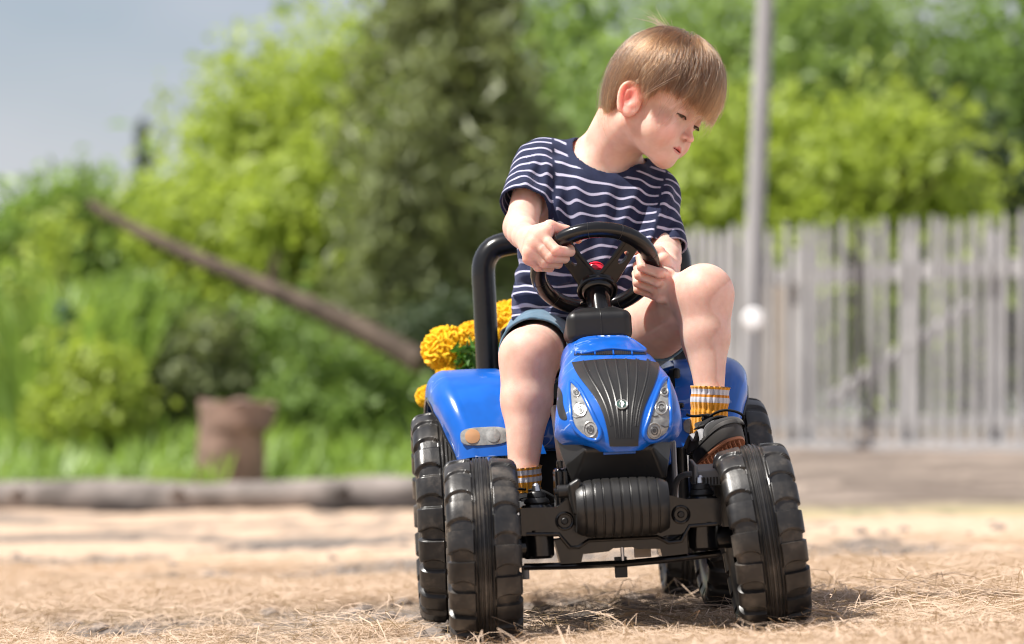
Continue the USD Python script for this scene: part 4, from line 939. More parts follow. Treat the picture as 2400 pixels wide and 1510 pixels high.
for s in (-1, 1):
    pr_ = []
    for t in np.linspace(-.35, 1.32, 24) * math.pi:
        y, z = 1.70 * math.cos(t), 2.55 * math.sin(t)
        y *= 1 - .2 * float(sstep(.7 * math.pi, 1.15 * math.pi, t))
        b, c = -.80 + y * .95 - z * .20, -1.85 + z * .97 + y * .10
        back = np.clip((1.4 - y) / 3.0, 0, 1)
        pr_.append((s * (6.55 + 1.15 * back), b, c))
    for i in range(23): head.append(hcone(pr_[i], pr_[i+1], .33, .33, .22))
    head += [hell((s*6.95, -.90, -1.55), (.46, 1.75, 2.45), .4), hell((s*6.85, -.25, -3.8), (.50, .75, .80), .4)]
    head += [hell((s*7.70, -.55, -1.65), (.72, .80, 1.25), .3, 'sub'), hcone((s*7.6, -1.75, -.35), (s*7.6, -.75, .15), .28, .26, .2, 'sub')]
    head += [hcone((s*7.15, -1.5, -2.2), (s*7.35, -1.45, -.8), .24, .22, .25), hell((s*6.75, .65, -2.0), (.4, .35, .5), .3)]
    ear_pts[s] = H1(s*7.2, -1.2, -.5)
# neck, trunk, limbs
NB = at(1420, 392, 5.095); HB = H1(0, -2.4, -5.0)
neck = [cone(HB, NB, .034, .038, .02), cone(H1(-2.5, -1.0, -4.5), at(1408, 380, 5.07), .020, .022, .02), cone(H1(0, -4.5, -4), at(1400, 385, 5.12), .030, .034, .02),
        cone(at(1395, 388, 5.11), at(1290, 395, 5.10), .034, .022, .03), cone(at(1440, 412, 5.10), at(1530, 462, 5.08), .032, .022, .03),
        cone(at(1430, 432, 5.068), at(1340, 392, 5.068), .010, .008, .02)]
SR, SL = at(1256, 392, 5.09), at(1545, 458, 5.07)
ER, EL = at(1220, 533, 5.005), at(1557, 588, 5.025)
rimR, rimL = math.radians(146), math.radians(-6)
def rim_at(a, rad=0., nrm=0., tan=0.):
    return tw(wp(RW + rad, a, nrm) + tan * (-math.sin(a) * e1 + math.cos(a) * e2))
WR, WL = at(1231, 556, 4.905), at(1563, 626, 4.915)
trunk = [ell(at(1395, 500, 5.09), (.092, .068, .09), .03), ell(at(1365, 640, 5.11), (.088, .070, .095), .04), ell(at(1350, 770, 5.14), (.092, .075, .07), .04)]
HipR, HipL = at(1278, 812, 5.12), at(1440, 812, 5.12)
KR, KL = at(1240, 838, 4.885), at(1648, 692, 4.845)
AR, AL = at(1226, 1105, 4.845), at(1664, 925, 4.81)
armsR = [cone(SR, ER, .025, .0228, .015), cone(ER, ER * .45 + WR * .55, .0226, .0200, .012), cone(ER * .45 + WR * .55, WR, .0200, .0160, .012)]
armsL = [cone(SL, EL, .025, .0220, .015), cone(EL, EL * .5 + WL * .5, .0215, .0200, .012), cone(EL * .5 + WL * .5, WL, .0200, .0160, .012)]
def hand(sd, ang, wrist, mcp, gap, r=.0069):
    """a hand closed round the rim: sd +1 when its index finger lies towards larger angles"""
    out, nails, knuck = [], [], []
    L = [1.0, 1.06, 1.0, .84]
    for i in range(4):
        off = (1.5 - i) * gap * sd
        def q(rad, nrm): return rim_at(ang, rad * L[i] if rad < 0 else rad, nrm * L[i], off)
        p0 = mcp[i]; p1 = q(.006, -.0245); p2 = q(-.0185, -.0145); p3 = q(-.0195, .0035)
        p0b = p0 * .5 + p1 * .5 + (0, -.0015, .001)
        rr = r * (1.0 if i < 3 else .90)
        out += chain([p0, p0b, p1, p2, p3], [rr * 1.12, rr * 1.00, rr * 1.04, rr * .94, rr * .84], .0014)
        out += [ell(p1, (rr * 1.10,) * 3, .0012)]
        knuck += [p0, p1]
        out += [cone(wrist, p0, .0130, rr * 1.22, .009)]
    pal = (mcp[0] + mcp[3]) / 2
    bk = rim_at(ang, .020, .012)
    out += [cone(wrist, bk, .0135, .0120, .01), cone(bk, pal * .6 + bk * .4, .012, .0105, .01), cone(rim_at(ang, .016, .010, .016 * sd), rim_at(ang, .016, .010, -.018 * sd), .0100, .0090, .008)]
    t0, t1, t2, t3 = wrist * .55 + bk * .45 + (rim_at(ang, 0, 0, .012 * sd) - rim_at(ang)) * .8, rim_at(ang, .010, .022, .017 * sd), rim_at(ang, -.014, .0215, .022 * sd), rim_at(ang, -.034, .0165, .022 * sd)
    out += chain([t0, t1, t2, t3], [.0105, .0088, .0078, .0062], .004)
    return out, knuck
dpt = rim_at(rimR)[1]
mcpR = [at(1268, 553, dpt - .010), at(1252, 570, dpt - .012), at(1243, 589, dpt - .012), at(1240, 606, dpt - .010)]
handR, knR = hand(-1, rimR, WR, mcpR, .0142)
dpl = rim_at(rimL)[1]
mcpL = [at(1564, 646, dpl - .010), at(1563, 663, dpl - .011), at(1558, 681, dpl - .012), at(1549, 696, dpl - .012)]
handL, knL = hand(1, rimL, WL, mcpL, .0160)
legs = [cone(HipR, KR, .050, .0365, .015), cone(HipL, KL, .051, .0350, .015),
        ell(KR + (0, -.002, .002), (.0350, .034, .035), .02), ell(KL + (.001, -.002, .002), (.0325, .032, .033), .03),
        cone(KR, KR * .62 + AR * .38, .0335, .0325, .02), cone(KR * .62 + AR * .38, AR, .0318, .0200, .010), ell(KR * .66 + AR * .34 + (-.001, .011, 0), (.0290, .0295, .052), .022),
        cone(KL, KL * .6 + AL * .4, .0325, .0305, .02), cone(KL * .6 + AL * .4, AL, .0295, .0195, .010), ell(KL * .62 + AL * .38 + (-.001, .010, 0), (.0268, .028, .05), .022),
        cone(HipL * .55 + KL * .45 + (0, 0, -.012), KL * .8 + HipL * .2 + (0, 0, -.008), .040, .032, .02),
        cone(AR, AR + (0, .005, -.05), .0205, .018, .006), cone(AL, AL + (0, .005, -.05), .0190, .017, .006)]
body_prims = head + neck + trunk + armsR + armsL + handR + handL + legs
body = mesh_field(body_prims, .00135)
body = relax(body, 1)
bv = np.array(body.vertices)
hp_ = hl_(bv)
# the skin's own colouring: lips, cheeks, ears (plus painted red of light shining through), knuckles, knees; brown scalp under the hair
col = np.tile(np.array([.57, .385, .315]), (len(bv), 1))
def blend(mask, c): global col; col = col * (1 - mask[:, None]) + np.asarray(c) * mask[:, None]
def spot(c, r, soft): return 1 - sstep(r, r + soft, np.linalg.norm(bv - c, axis=1))
for s in (-1, 1):
    blend(.55 * np.exp(-(((hp_ - (s*3.6, 5.4, -3.5)) / (2.0, 2.4, 1.7)) ** 2).sum(1)), (.64, .28, .235))
    blend(.85 * np.exp(-(((hp_ - (s*7.2, -.8, -1.4)) / (1.2, 1.7, 2.4)) ** 2).sum(1)), (.74, .20, .16))
    blend(.35 * np.exp(-(((hp_ - (s*2.95, 7.0, -.3)) / (1.6, 1.0, .8)) ** 2).sum(1)), (.52, .29, .25))
blend(.30 * np.exp(-(((hp_ - (0, 7.9, -2.8)) / (1.3, 1.2, 1.0)) ** 2).sum(1)), (.64, .32, .27))
def seg_dist(pts, x):
    pts = np.asarray(pts, float); out = np.full(len(x), 9.)
    for a, b in zip(pts[:-1], pts[1:]):
        t = np.clip((x - a) @ (b - a) / ((b - a) @ (b - a)), 0, 1); out = np.minimum(out, np.linalg.norm(x - a - t[:, None] * (b - a), axis=1))
    return out
nearmouth = np.linalg.norm(hp_ - (0, 6.4, -5.2), axis=1) < 4
lipd = np.full(len(bv), 9.); lipd[nearmouth] = np.minimum(seg_dist(lip_u, hp_[nearmouth]) - .22, seg_dist(lip_l, hp_[nearmouth]) - .28)
blend(.85 * (1 - sstep(.10, .26, lipd)), (.50, .125, .125))
blend(.75 * (1 - sstep(.55, 1.15, ((hp_[:, 0] / 1.95) ** 2 + ((hp_[:, 2] + 5.20) / .50) ** 2))) * (hp_[:, 1] > 5.0), (.52, .14, .135))
blend((1 - sstep(.9, 1.1, np.abs(hp_[:, 2] + 5.17) / .14)) * (np.abs(hp_[:, 0]) < 1.8) * (hp_[:, 1] > 4.8) * (hp_[:, 1] < 6.85), (.16, .03, .03))
for s in (-1, 1): blend(1 - sstep(.85, 1.1, np.sqrt((((hp_ - (s*.42, 7.70, -3.32)) / (.25, .38, .20)) ** 2).sum(1))), (.30, .11, .09))
for p in knR + knL: blend(.30 * spot(p, .003, .010), (.64, .30, .25))
blend(.25 * spot(KR, .02, .05), (.60, .31, .25)); blend(.25 * spot(KL, .02, .05), (.60, .31, .25))
def cut_c(a, b):
    """the line, in the head frame, down to which the hair reaches"""
    return np.interp(b, [-9, -5, -4, -3.1, -2.5, -1.2, .3, 1.2, 2.3, 3.0, 5.0, 7, 10], [-4.9, -4.9, -3.8, -1.6, .8, 1.3, 1.3, -.1, -.2, 2.0, 2.1, 2.0, 1.8])
scalp = (hp_[:, 2] > np.where(hp_[:, 1] > 2.8, 5.0, cut_c(0, hp_[:, 1]) + .4)) & (np.abs(hp_[:, 0]) < 7.6) & (np.linalg.norm(hp_ - (0, -1, 1), axis=1) < 13)
inear = np.zeros(len(bv), bool)
for s in (-1, 1): inear |= (np.linalg.norm((hp_ - (s*7.3, -.8, -1.5)) / (1.1, 2.2, 3.2), axis=1) < 1)
blend((scalp & ~inear) * 1., (.14, .075, .035))
look('skin', {'a': ('attribute', {'attribute': 'skincolor'}), 'tc': ('texture_coordinate', {}), 'n': ('noise_texture', {'scale': 34.0, 'detail': 5.0, 'roughness': .6}),
              'r': ('rgb_ramp', {'ramp': [(.28, (.86, .76, .74)), (.72, (1.08, 1.07, 1.07))]}), 'm': ('mix_color', {'blend_type': 'multiply', 'fac': 1.0, 'use_clamp': False}),
              'n3': ('noise_texture', {'scale': 900.0, 'detail': 3.0}), 'b': ('bump', {'strength': .45, 'distance': .0006}),
              'p': ('principled_bsdf', {'roughness': .55, 'specular_ior_level': .32, 'subsurface_weight': .6, 'subsurface_radius': (1.0, .30, .16), 'subsurface_scale': .0028})},
     [('a.color', 'm.a'), ('tc.object', 'n.vector'), ('n.fac', 'r.fac'), ('r.color', 'm.b'), ('m.result', 'p.base_color'), ('tc.object', 'n3.vector'), ('n3.fac', 'b.height'), ('b.normal', 'p.normal')])
C0 = at(1350, 850, 5.14)
person = thing('person', 'child with brown bowl-cut hair, navy striped shirt and denim shorts steering the toy tractor', 'person', loc=tuple(C0))
def pc_(m, cols=None): 
    m = m.copy(); m.apply_translation(-C0); return m
def colattr(name, c): return {name: (Sdf.ValueTypeNames.Color3fArray, Vt.Vec3fArray.FromNumpy(np.asarray(c, np.float32)))}
body_prim = obj('body', pc_(body), 'skin', person, smooth=True, prim=colattr('skincolor', col))
# eyes
for s in (-1, 1):
    m = trimesh.creation.icosphere(4, 1.30); v = np.array(m.vertices); g = unit((.05, .92, -.38)); dd = v @ g / 1.30
    ec_ = np.tile(np.array([.42, .36, .34]), (len(v), 1)); ec_[dd > .79] = (.10, .065, .04); ec_[dd > .955] = (.008, .007, .006)  # whites of the eyes darkened in colour, as if shaded by the lids
    mm = trimesh.Trimesh(hw_(v + (s*2.95, 5.62, .15)), m.faces, process=False)
    if np.linalg.det(HR_) < 0: mm.invert()
    if 'eye_look' not in LOOK: look('eye_look', {'a': ('attribute', {'attribute': 'eyecolor'}), 'p': ('principled_bsdf', {'roughness': .12, 'specular_ior_level': .5})}, [('a.color', 'p.base_color')])
    e_ = obj('eye', pc_(mm), 'eye_look', person, smooth=True, prim=colattr('eyecolor', ec_))
plain('hair_dark', (.045, .025, .015), .5, .3)
for s in (-1, 1):
    V_ = []
    for k in np.linspace(-1.36, 1.36, 26):
        x = s*2.95 + k; b = 5.70 + math.sqrt(max(.05, 1.50 ** 2 - k * k)) - .10; c = -.30 - .06 * (k * s > 0) * abs(k) - .09 * k * k
        p = V(x, b, c); q = V(x + k * .14, b + .24, c - .12 - .04 * abs(k))
        V_.append(tube(hw_(np.array([p, (p + q) / 2 + (0, .06, -.06), q])), np.array([.042, .034, .010]) * HS, 5))
    V_.append(tube(hw_(np.array([(s*2.95 + k, 5.73 + math.sqrt(max(.05, 1.50 ** 2 - k * k)) - .08, -.28 - .09 * k * k) for k in np.linspace(-1.38, 1.38, 16)])), np.full(16, .085) * HS, 6))
    obj('eyelashes', pc_(cat_(*V_)), 'hair_dark', person)
tth = [T(m3.Manifold.sphere(1, 16).scale((.30, .16, .26)).translate((x, 6.05 - abs(x) * .3, -4.98))) for x in (-.85, -.29, .29, .85)]
tth = [trimesh.Trimesh(hw_(np.array(t.vertices)), t.faces[:, ::-1], process=False) for t in tth]
obj('teeth', pc_(cat_(*tth)), 'white_enamel', person, smooth=True)

# hair: strands combed from the whorl over the skull, cut in a bowl
hr = np.random.default_rng(11)
HE, HCt = np.array([7.0, 8.2, 8.1]), np.array([0, .4, 3.1])
def on_skull(p, h):
    d = p - HCt
    for _ in range(2):
        low = np.where(d[:, 2:] < 0, np.where(d[:, 1:2] < -1, .78, .42), 1.) * np.array([[0, 0, 1.]]) + np.array([[1., 1., 0]])
        n_ = np.sqrt(((d * low / (HE + h[:, None])) ** 2).sum(1)); d = d / np.where(d[:, 2] < 0, 1, n_)[:, None] * np.where(d[:, 2:] < 0, [[1, 1, 0]] / n_[:, None] + [[0, 0, 1]], 1.)
    return d + HCt
def strands(n, lift0, lift1, whorl=(1.6, -1.6, 11.3), jitter=.10, npt=17, side_filter=None, wild=0., cutoff=0., clump_amt=.75):
    d = hr.normal(size=(n * 3, 3)); d /= np.linalg.norm(d, axis=1, keepdims=True)
    p = HCt + d * HE
    ok = p[:, 2] > np.where(p[:, 1] > 2.5, np.interp(np.abs(p[:, 0]), [0, 4, 6, 7], [5.6, 5.0, 3.6, 2.6]), cut_c(0, p[:, 1]) + .3)
    p = p[ok][:n]; n = len(p)
    lift = hr.uniform(lift0, lift1, n); w = np.asarray(whorl)
    # step length so that every strand reaches its own cut
    path = [p]; step = .62
    jit = hr.normal(size=(n, 3)) * jitter
    clump = fbm(p * .55, 3, 5)[:, None] * np.array([[1.2, .5, 0]]) * 2.2
    alive = np.ones(n, bool); cur = p.copy(); h = np.full(n, .1)
    lift = np.where((p[:, 1] < -2.5) & (p[:, 2] < 1.5), hr.uniform(.05, .35, n), lift)
    lockcut = 3.4 * fbm(p * 1.3, 2, 9) * np.where(p[:, 1] > 2, .75, 1.)
    for i in range(46):
        away = cur - w; nrm = (cur - HCt) / HE ** 2; nrm[:, 2] *= np.where(nrm[:, 2] < 0, .2, 1); nrm /= np.linalg.norm(nrm, axis=1, keepdims=True)
        away /= np.linalg.norm(away, axis=1, keepdims=True) + 1e-9
        fr = sstep(-2, 4, cur[:, 1])[:, None]
        t = away * (1 - .4 * fr) + np.array([0, .10, -.75]) * (.35 + .5 * fr) + fr * np.array([.05, .10, 0]) + (cur[:, :1] < 0) * (1 - fr * .5) * np.array([0, -.22, 0]) + jit + clump * .22
        t -= nrm * (t * nrm).sum(1, keepdims=True); t /= np.linalg.norm(t, axis=1, keepdims=True) + 1e-9
        h = np.minimum(h + .22, lift)
        nxt = on_skull(cur + t * step * .6, h)
        low = cur[:, 2] < cut_c(0, cur[:, 1]) + cutoff + jit[:, 0] * 6.5 + lockcut
        alive &= ~low
        cur = np.where(alive[:, None], nxt, cur); path.append(cur)
    P = np.stack(path, 1)
    # resample to npt points by arc length
    seg = np.linalg.norm(np.diff(P, axis=1), axis=2); L = np.concatenate([np.zeros((n, 1)), np.cumsum(seg, 1)], 1)
    out = np.empty((n, npt, 3)); u = np.linspace(0, 1, npt)
    for i in range(n):
        tgt = u * L[i, -1]; 
        for k in range(3): out[i, :, k] = np.interp(tgt, L[i], P[i, :, k])
    keep = L[:, -1] > .6
    # strands gather into locks: each leans towards the nearest of a few hundred leaders
    lead = hr.choice(np.where(keep)[0], min(300, int(keep.sum()) // 3), replace=False); _, near = cKDTree(p[lead]).query(p)
    wgt = (clump_amt * u ** 1.2)[None, :, None]; sh_ = out[lead][near] - out; out = out + wgt * sh_ * np.exp(-(np.linalg.norm(sh_, axis=2, keepdims=True) / 2.2) ** 2)
    if wild: out += (u[None, :, None] ** 2) * hr.normal(size=(n, 1, 3)) * wild
    # tips tuck in slightly and the ends taper
    lk = np.clip(.65 * hr.random(len(lead))[near] + .35 * hr.random(n), 0, 1)
    return out[keep], lk[keep]
def curves(name, P, width, mat, parent, lock):
    n, k, _ = P.shape; label = None
    c = UsdGeom.BasisCurves.Define(stage, path_of(name, parent))
    c.CreateTypeAttr('cubic'); c.CreateBasisAttr('catmullRom'); c.CreateWrapAttr('pinned')
    c.CreateCurveVertexCountsAttr(Vt.IntArray.FromNumpy(np.full(n, k, np.int32)))
    c.CreatePointsAttr(Vt.Vec3fArray.FromNumpy((P.reshape(-1, 3) - C0).astype(np.float32)))
    w = np.tile(np.interp(np.linspace(0, 1, k), [0, .7, 1], [1, .95, .25]) * width, n)
    c.CreateWidthsAttr(Vt.FloatArray.FromNumpy(w.astype(np.float32))); c.SetWidthsInterpolation('vertex')
    UsdGeom.PrimvarsAPI(c).CreatePrimvar('lock', Sdf.ValueTypeNames.FloatArray, 'vertex').Set(Vt.FloatArray.FromNumpy(np.repeat(lock, k).astype(np.float32)))
    UsdShade.MaterialBindingAPI.Apply(c.GetPrim()).Bind(LOOK[mat])
    return data(c.GetPrim(), label)
look('hair', {'i': ('attribute', {'attribute': 'lock'}), 'r': ('rgb_ramp', {'ramp': [(0, (.018, .008, .004)), (.35, (.078, .037, .017)), (.7, (.18, .092, .041)), (1, (.42, .24, .115))]}),
              'p': ('principled_hair_bsdf', {'model': 'Chiang', 'parametrization': 'Direct coloring', 'roughness': .24, 'radial_roughness': .35, 'ior': 1.55, 'offset': .035, 'coat': .1})},
     [('i.fac', 'r.fac'), ('r.color', 'p.color')])
_a, _b = strands(9000, .15, .60), strands(13000, .5, 1.4); S1 = np.vstack([_a[0], _b[0]]); K1 = np.concatenate([_a[1], _b[1]])
S2, K2 = strands(900, .9, 1.7, jitter=.28, wild=.40, cutoff=-.5, clump_amt=.2)
hair = curves('hair', hw_(S1.reshape(-1, 3)).reshape(S1.shape), .00042, 'hair', person, K1)
curves('loose_hair', hw_(S2.reshape(-1, 3)).reshape(S2.shape), .00026, 'hair', person, K2)
# a tuft of stray hairs blown up from the crown towards the viewer's left
n = 80; base = np.stack([hr.uniform(-2.5, 2.5, n), hr.uniform(-4.5, -.5, n), np.full(n, 11.5)], 1); u = np.linspace(0, 1, 14)[None, :, None]
dirn = np.stack([-hr.uniform(-.5, 4.5, n), -hr.uniform(.5, 5.5, n), hr.uniform(.9, 2.6, n)], 1)[:, None]
P = base[:, None] - (0, 0, .6) + dirn * u + np.stack([0 * hr.random(n), 0 * hr.random(n), -hr.uniform(.4, 2.2, n)], 1)[:, None] * u ** 2 + hr.normal(size=(n, 1, 3)) * .4 * u ** 2
curves('stray_hair', hw_(P.reshape(-1, 3)).reshape(P.shape), .0003, 'hair', person, .5 + .5 * hr.random(n))
# ---------------------------------------------------------------- clothes: shells round the body, cut at neck, hems and cuffs
def plane(c, n): c, n = np.asarray(c, float), unit(n); return lambda p: (p - c) @ n
HemR, HemL = at(1228, 486, 5.03), at(1556, 582, 5.03)
axR, axL = unit(HemR - SR), unit(HemL - SL)
slv_R = cone(SR + (.006, 0, -.002), HemR + axR * .02, .0400, .0375, .020); slv_L = cone(SL + (-.004, 0, -.002), HemL + axL * .02, .0345, .0285, .020)
torso = [ell(at(1392, 492, 5.09), (.101, .076, .088), .03, M=trimesh.transformations.rotation_matrix(.22, (0, 1, 0))[:3, :3]), ell(at(1372, 615, 5.105), (.101, .080, .095), .05), ell(at(1362, 735, 5.135), (.103, .088, .080), .04),
         cone(at(1290, 384, 5.10), at(1395, 402, 5.10), .036, .040, .03), cone(at(1395, 402, 5.10), at(1530, 452, 5.08), .040, .034, .03), slv_R, slv_L,
         cone(at(1300, 400, 5.05), at(1330, 560, 5.035), .012, .010, .022), cone(at(1560, 455, 5.03), at(1500, 620, 5.03), .010, .010, .02),
         cone(at(1490, 400, 5.04), at(1420, 610, 5.02), .008, .008, .025), cone(at(1520, 440, 5.035), at(1470, 700, 5.025), .006, .008, .022),
         cone(at(1215, 690, 5.08), at(1330, 655, 5.02), .006, .006, .02), cone(at(1210, 745, 5.08), at(1350, 720, 5.02), .007, .006, .02)]
# neck opening: a slanted oval
NC = at(1426, 352, 5.075)
nk_up = unit(V(.22, -.25, 1.0))
nk_ex = unit(np.cross(V(0, 1, 0), nk_up)); nk_ey = np.cross(nk_up, nk_ex)
def neck_cut(p):
    q = p - at(1424, 382, 5.075); x, y, z = q @ nk_ex, q @ nk_ey, q @ nk_up
    r = np.sqrt((x / .0550) ** 2 + (y / .058) ** 2 + ((z - .022) / .052) ** 2)
    return (r - 1) * .055        # negative inside the opening
z_hem = lambda p: p[:, 2] - (at(0, 768, 5.0)[2] - .10 * (p[:, 0] - at(1330, 0, 5.1)[0]) * 0)
TH = .0032
CREASES = [((1500, 400), (1425, 640), .0042, 15), ((1562, 430), (1482, 655), .0062, 13), ((1300, 440), (1338, 610), .0050, 13), ((1352, 420), (1372, 560), .0028, 16), ((1440, 430), (1400, 600), .0030, 15),
           ((1212, 650), (1335, 612), .0042, 12), ((1205, 700), (1330, 682), .0045, 11), ((1200, 748), (1325, 722), .0050, 11), ((1520, 560), (1440, 700), .0045, 13), ((1262, 345), (1236, 450), .0030, 12), ((1290, 350), (1266, 470), .0034, 11), ((1215, 400), (1262, 470), .0028, 12), ((1575, 470), (1548, 560), .0032, 10)]
def creases(p):
    x, y = 1200 + F * p[:, 0] / p[:, 1], YH - F * (p[:, 2] - CAMH) / p[:, 1]; out = np.zeros(len(p))
    for (x0, y0), (x1, y1), amp, w in CREASES:
        dx, dy = x1 - x0, y1 - y0; L2 = dx * dx + dy * dy; t = ((x - x0) * dx + (y - y0) * dy) / L2
        d = ((x - x0) * dy - (y - y0) * dx) / math.sqrt(L2) + 9 * np.sin(t * 3.2 + x0); env = sstep(-.12, .2, t) * (1 - sstep(.75, 1.15, t))
        out -= amp * env * (np.exp(-(d / w) ** 2) - .75 * np.exp(-((d - 2.0 * w) / (1.1 * w)) ** 2))
    return out * (p[:, 1] < 5.13)
def shirt_folds(p):
    q = p - C0
    s = unit(V(.55, .1, 1.0)); a = q @ s
    f1 = fbm(np.stack([q[:, 0] * 16 + q[:, 2] * 9, q[:, 1] * 8, q[:, 2] * 5 - q[:, 0] * 3], -1), 3, 3) * .0200
    f2 = fbm(np.stack([q[:, 0] * 34, q[:, 1] * 30, q[:, 2] * 22], -1), 2, 6) * .0026
    return f1 + f2 + creases(p)
def shirt_post(p, d):
    d = d + shirt_folds(p)
    sh = np.maximum(d, -(d + TH))
    sR, sL = (p - HemR) @ axR, (p - HemL) @ axL
    nearR = np.linalg.norm(p - HemR - axR * np.clip(sR, -.09, .03)[:, None], axis=1) < .056; nearL = np.linalg.norm(p - HemL - axL * np.clip(sL, -.09, .03)[:, None], axis=1) < .046
    inR = (p[:, 0] < at(1285, 0, 5.03)[0]) & (sR > -.05) & nearR; inL = (p[:, 0] > at(1524, 0, 5.03)[0]) & (sL > -.05) & nearL
    sh = np.where(inR & (sR > -.02), np.maximum(sh, sR), sh); sh = np.where(inL & (sL > -.02), np.maximum(sh, sL), sh)
    hemz = at(0, 754, 5.05)[2]
    sh = np.maximum(sh, hemz - p[:, 2])
    sh = np.maximum(sh, -neck_cut(p))
    return sh
shirt = mesh_field(torso, .00175, shirt_post)
shirt = relax(shirt, 1)
sv = np.array(shirt.vertices)
dT = field(torso[:5], sv); dR, dL = slv_R.f(sv), slv_L.f(sv)
lr = (sv - SR) @ axR; ll = (sv - SL) @ axL
spx = 1200 + F * sv[:, 0] / sv[:, 1]; spy = YH - F * (sv[:, 2] - CAMH) / sv[:, 1]
isR = (spx < 1298 + (spy - 400) * .02) & (dR < dT + .012) & (spy < 520); isL = (spx > np.interp(spy, [395, 450, 600], [1566, 1548, 1528])) & (dL < dT + .012)
q = sv - C0
xc = at(1390, 0, 5.05)[0]; zch, zwa = at(0, 430, 5.05)[2], at(0, 650, 5.05)[2]
slope = .23 * np.clip((sv[:, 2] - zwa) / (zch - zwa), 0, 1.2)
wav = .0095 * fbm(np.stack([q[:, 0] * 20, q[:, 1] * 5, q[:, 2] * 6], -1), 2, 15) * 2
vt_ = sv[:, 2] + slope * (sv[:, 0] - xc) + wav + .8 * shirt_folds(sv)
st = np.where(isR, lr * 1.0 + .010, np.where(isL, ll + .004, vt_ - .0025)) / .0158
collar = 1 - sstep(.0095, .0105, neck_cut(sv) * 1.0 + 0 * sv[:, 0])
upn = (sv - at(1424, 382, 5.075)) @ nk_up
hemR_, hemL_ = (sv - HemR) @ axR, (sv - HemL) @ axL
seamR = np.abs(spx - (1298 + (spy - 400) * .02)); seamL = np.abs(spx - np.interp(spy, [395, 450, 600], [1566, 1548, 1528]))
plainm = np.maximum(collar, np.maximum((1 - sstep(2.6, 4.0, seamR)) * (spy < 520), (1 - sstep(2.6, 4.0, seamL)) * (spy < 600)))
look('shirt_cloth', {'s': ('attribute', {'attribute': 'stripe'}), 'fr': ('math', {'math_type': 'fraction'}), 'gt': ('map_range', {'from_min': .745, 'from_max': .78, 'to_min': 0., 'to_max': 1., 'clamp': True}),
                     'gt2': ('map_range', {'from_min': .965, 'from_max': 1.0, 'to_min': 1., 'to_max': 0., 'clamp': True}), 'mu': ('math', {'math_type': 'multiply'}),
                     'pl': ('attribute', {'attribute': 'plaincloth'}), 'inv': ('math', {'math_type': 'subtract', 'value1': 1.0}), 'mu2': ('math', {'math_type': 'multiply'}),
                     'tc': ('texture_coordinate', {}), 'n': ('noise_texture', {'scale': 60.0, 'detail': 6.0, 'roughness': .7}), 'rn': ('rgb_ramp', {'ramp': [(.3, (.0065, .0095, .029)), (.7, (.015, .021, .056))]}),
                     'm': ('mix_color', {'b': (.38, .375, .50)}), 'w': ('noise_texture', {'scale': 1500.0, 'detail': 2.0}), 'b': ('bump', {'strength': .45, 'distance': .0006}),
                     'p': ('principled_bsdf', {'roughness': .85, 'specular_ior_level': .2, 'sheen_weight': .12, 'sheen_roughness': .5, 'sheen_tint': (.6, .65, 1.)})},
     [('s.fac', 'fr.value1'), ('fr.value', 'gt.value'), ('fr.value', 'gt2.value'), ('gt.result', 'mu.value1'), ('gt2.result', 'mu.value2'), ('pl.fac', 'inv.value2'), ('inv.value', 'mu2.value2'), ('mu.value', 'mu2.value1'),
      ('mu2.value', 'm.fac'), ('tc.object', 'n.vector'), ('n.fac', 'rn.fac'), ('rn.color', 'm.a'), ('m.result', 'p.base_color'), ('tc.object', 'w.vector'), ('w.fac', 'b.height'), ('b.normal', 'p.normal')])
fa = lambda x: (Sdf.ValueTypeNames.FloatArray, Vt.FloatArray.FromNumpy(np.asarray(x, np.float32)))
sh_ = obj('shirt', pc_(shirt), 'shirt_cloth', person, smooth=True, prim={'stripe': fa(st), 'plaincloth': fa(plainm)})
# stitched seams of collar and shoulders
plain('navy_thread', (.012, .016, .045), .8, .2)
# denim shorts
HmR = HipR * .34 + KR * .66; aR_ = unit(KR - HipR); HmL = HipL * .52 + KL * .48; aL_ = unit(KL - HipL)
sh_prims = [ell(at(1355, 790, 5.14), (.104, .086, .066), .03), cone(HipR + (-.002, 0, .004), HmR + aR_ * .02, .0560, .0500, .02), cone(HipL + (0, 0, .002), HmL + aL_ * .02, .060, .0555, .02)]
def shorts_post(p, d):
    q = p - C0
    d = d + fbm(q * (18, 12, 22), 3, 8) * .006
    s = np.maximum(d, -(d + .0034))
    hr_, hl_2 = (p - HmR) @ aR_, (p - HmL) @ aL_
    s = np.where(np.linalg.norm(p - HmR - aR_ * np.clip(hr_, -.02, .05)[:, None], axis=1) < .075, np.maximum(s, hr_), s)
    s = np.where((np.linalg.norm(p - HmL - aL_ * np.clip(hl_2, -.02, .06)[:, None], axis=1) < .082) & (p[:, 0] > at(1400, 0, 5.05)[0]), np.maximum(s, hl_2), s)
    return np.maximum(s, p[:, 2] - at(0, 725, 5.1)[2])
shorts = relax(mesh_field(sh_prims, .0019, shorts_post), 2)
look('denim', {'tc': ('texture_coordinate', {}), 'n': ('noise_texture', {'scale': 30.0, 'detail': 7.0, 'roughness': .7}), 'r': ('rgb_ramp', {'ramp': [(.3, (.040, .088, .140)), (.7, (.105, .185, .255))]}),
               'mp': ('mapping', {'scale': (1.0, 1.0, 3.0)}), 'w': ('noise_texture', {'scale': 1100.0, 'detail': 2.0}), 'b': ('bump', {'strength': .5, 'distance': .0006}),
               'p': ('principled_bsdf', {'roughness': .85, 'specular_ior_level': .2, 'sheen_weight': .2})},
     [('tc.object', 'n.vector'), ('n.fac', 'r.fac'), ('r.color', 'p.base_color'), ('tc.object', 'mp.vector'), ('mp.vector', 'w.vector'), ('w.fac', 'b.height'), ('b.normal', 'p.normal')])
so = obj('shorts', pc_(shorts), 'denim', person, smooth=True)
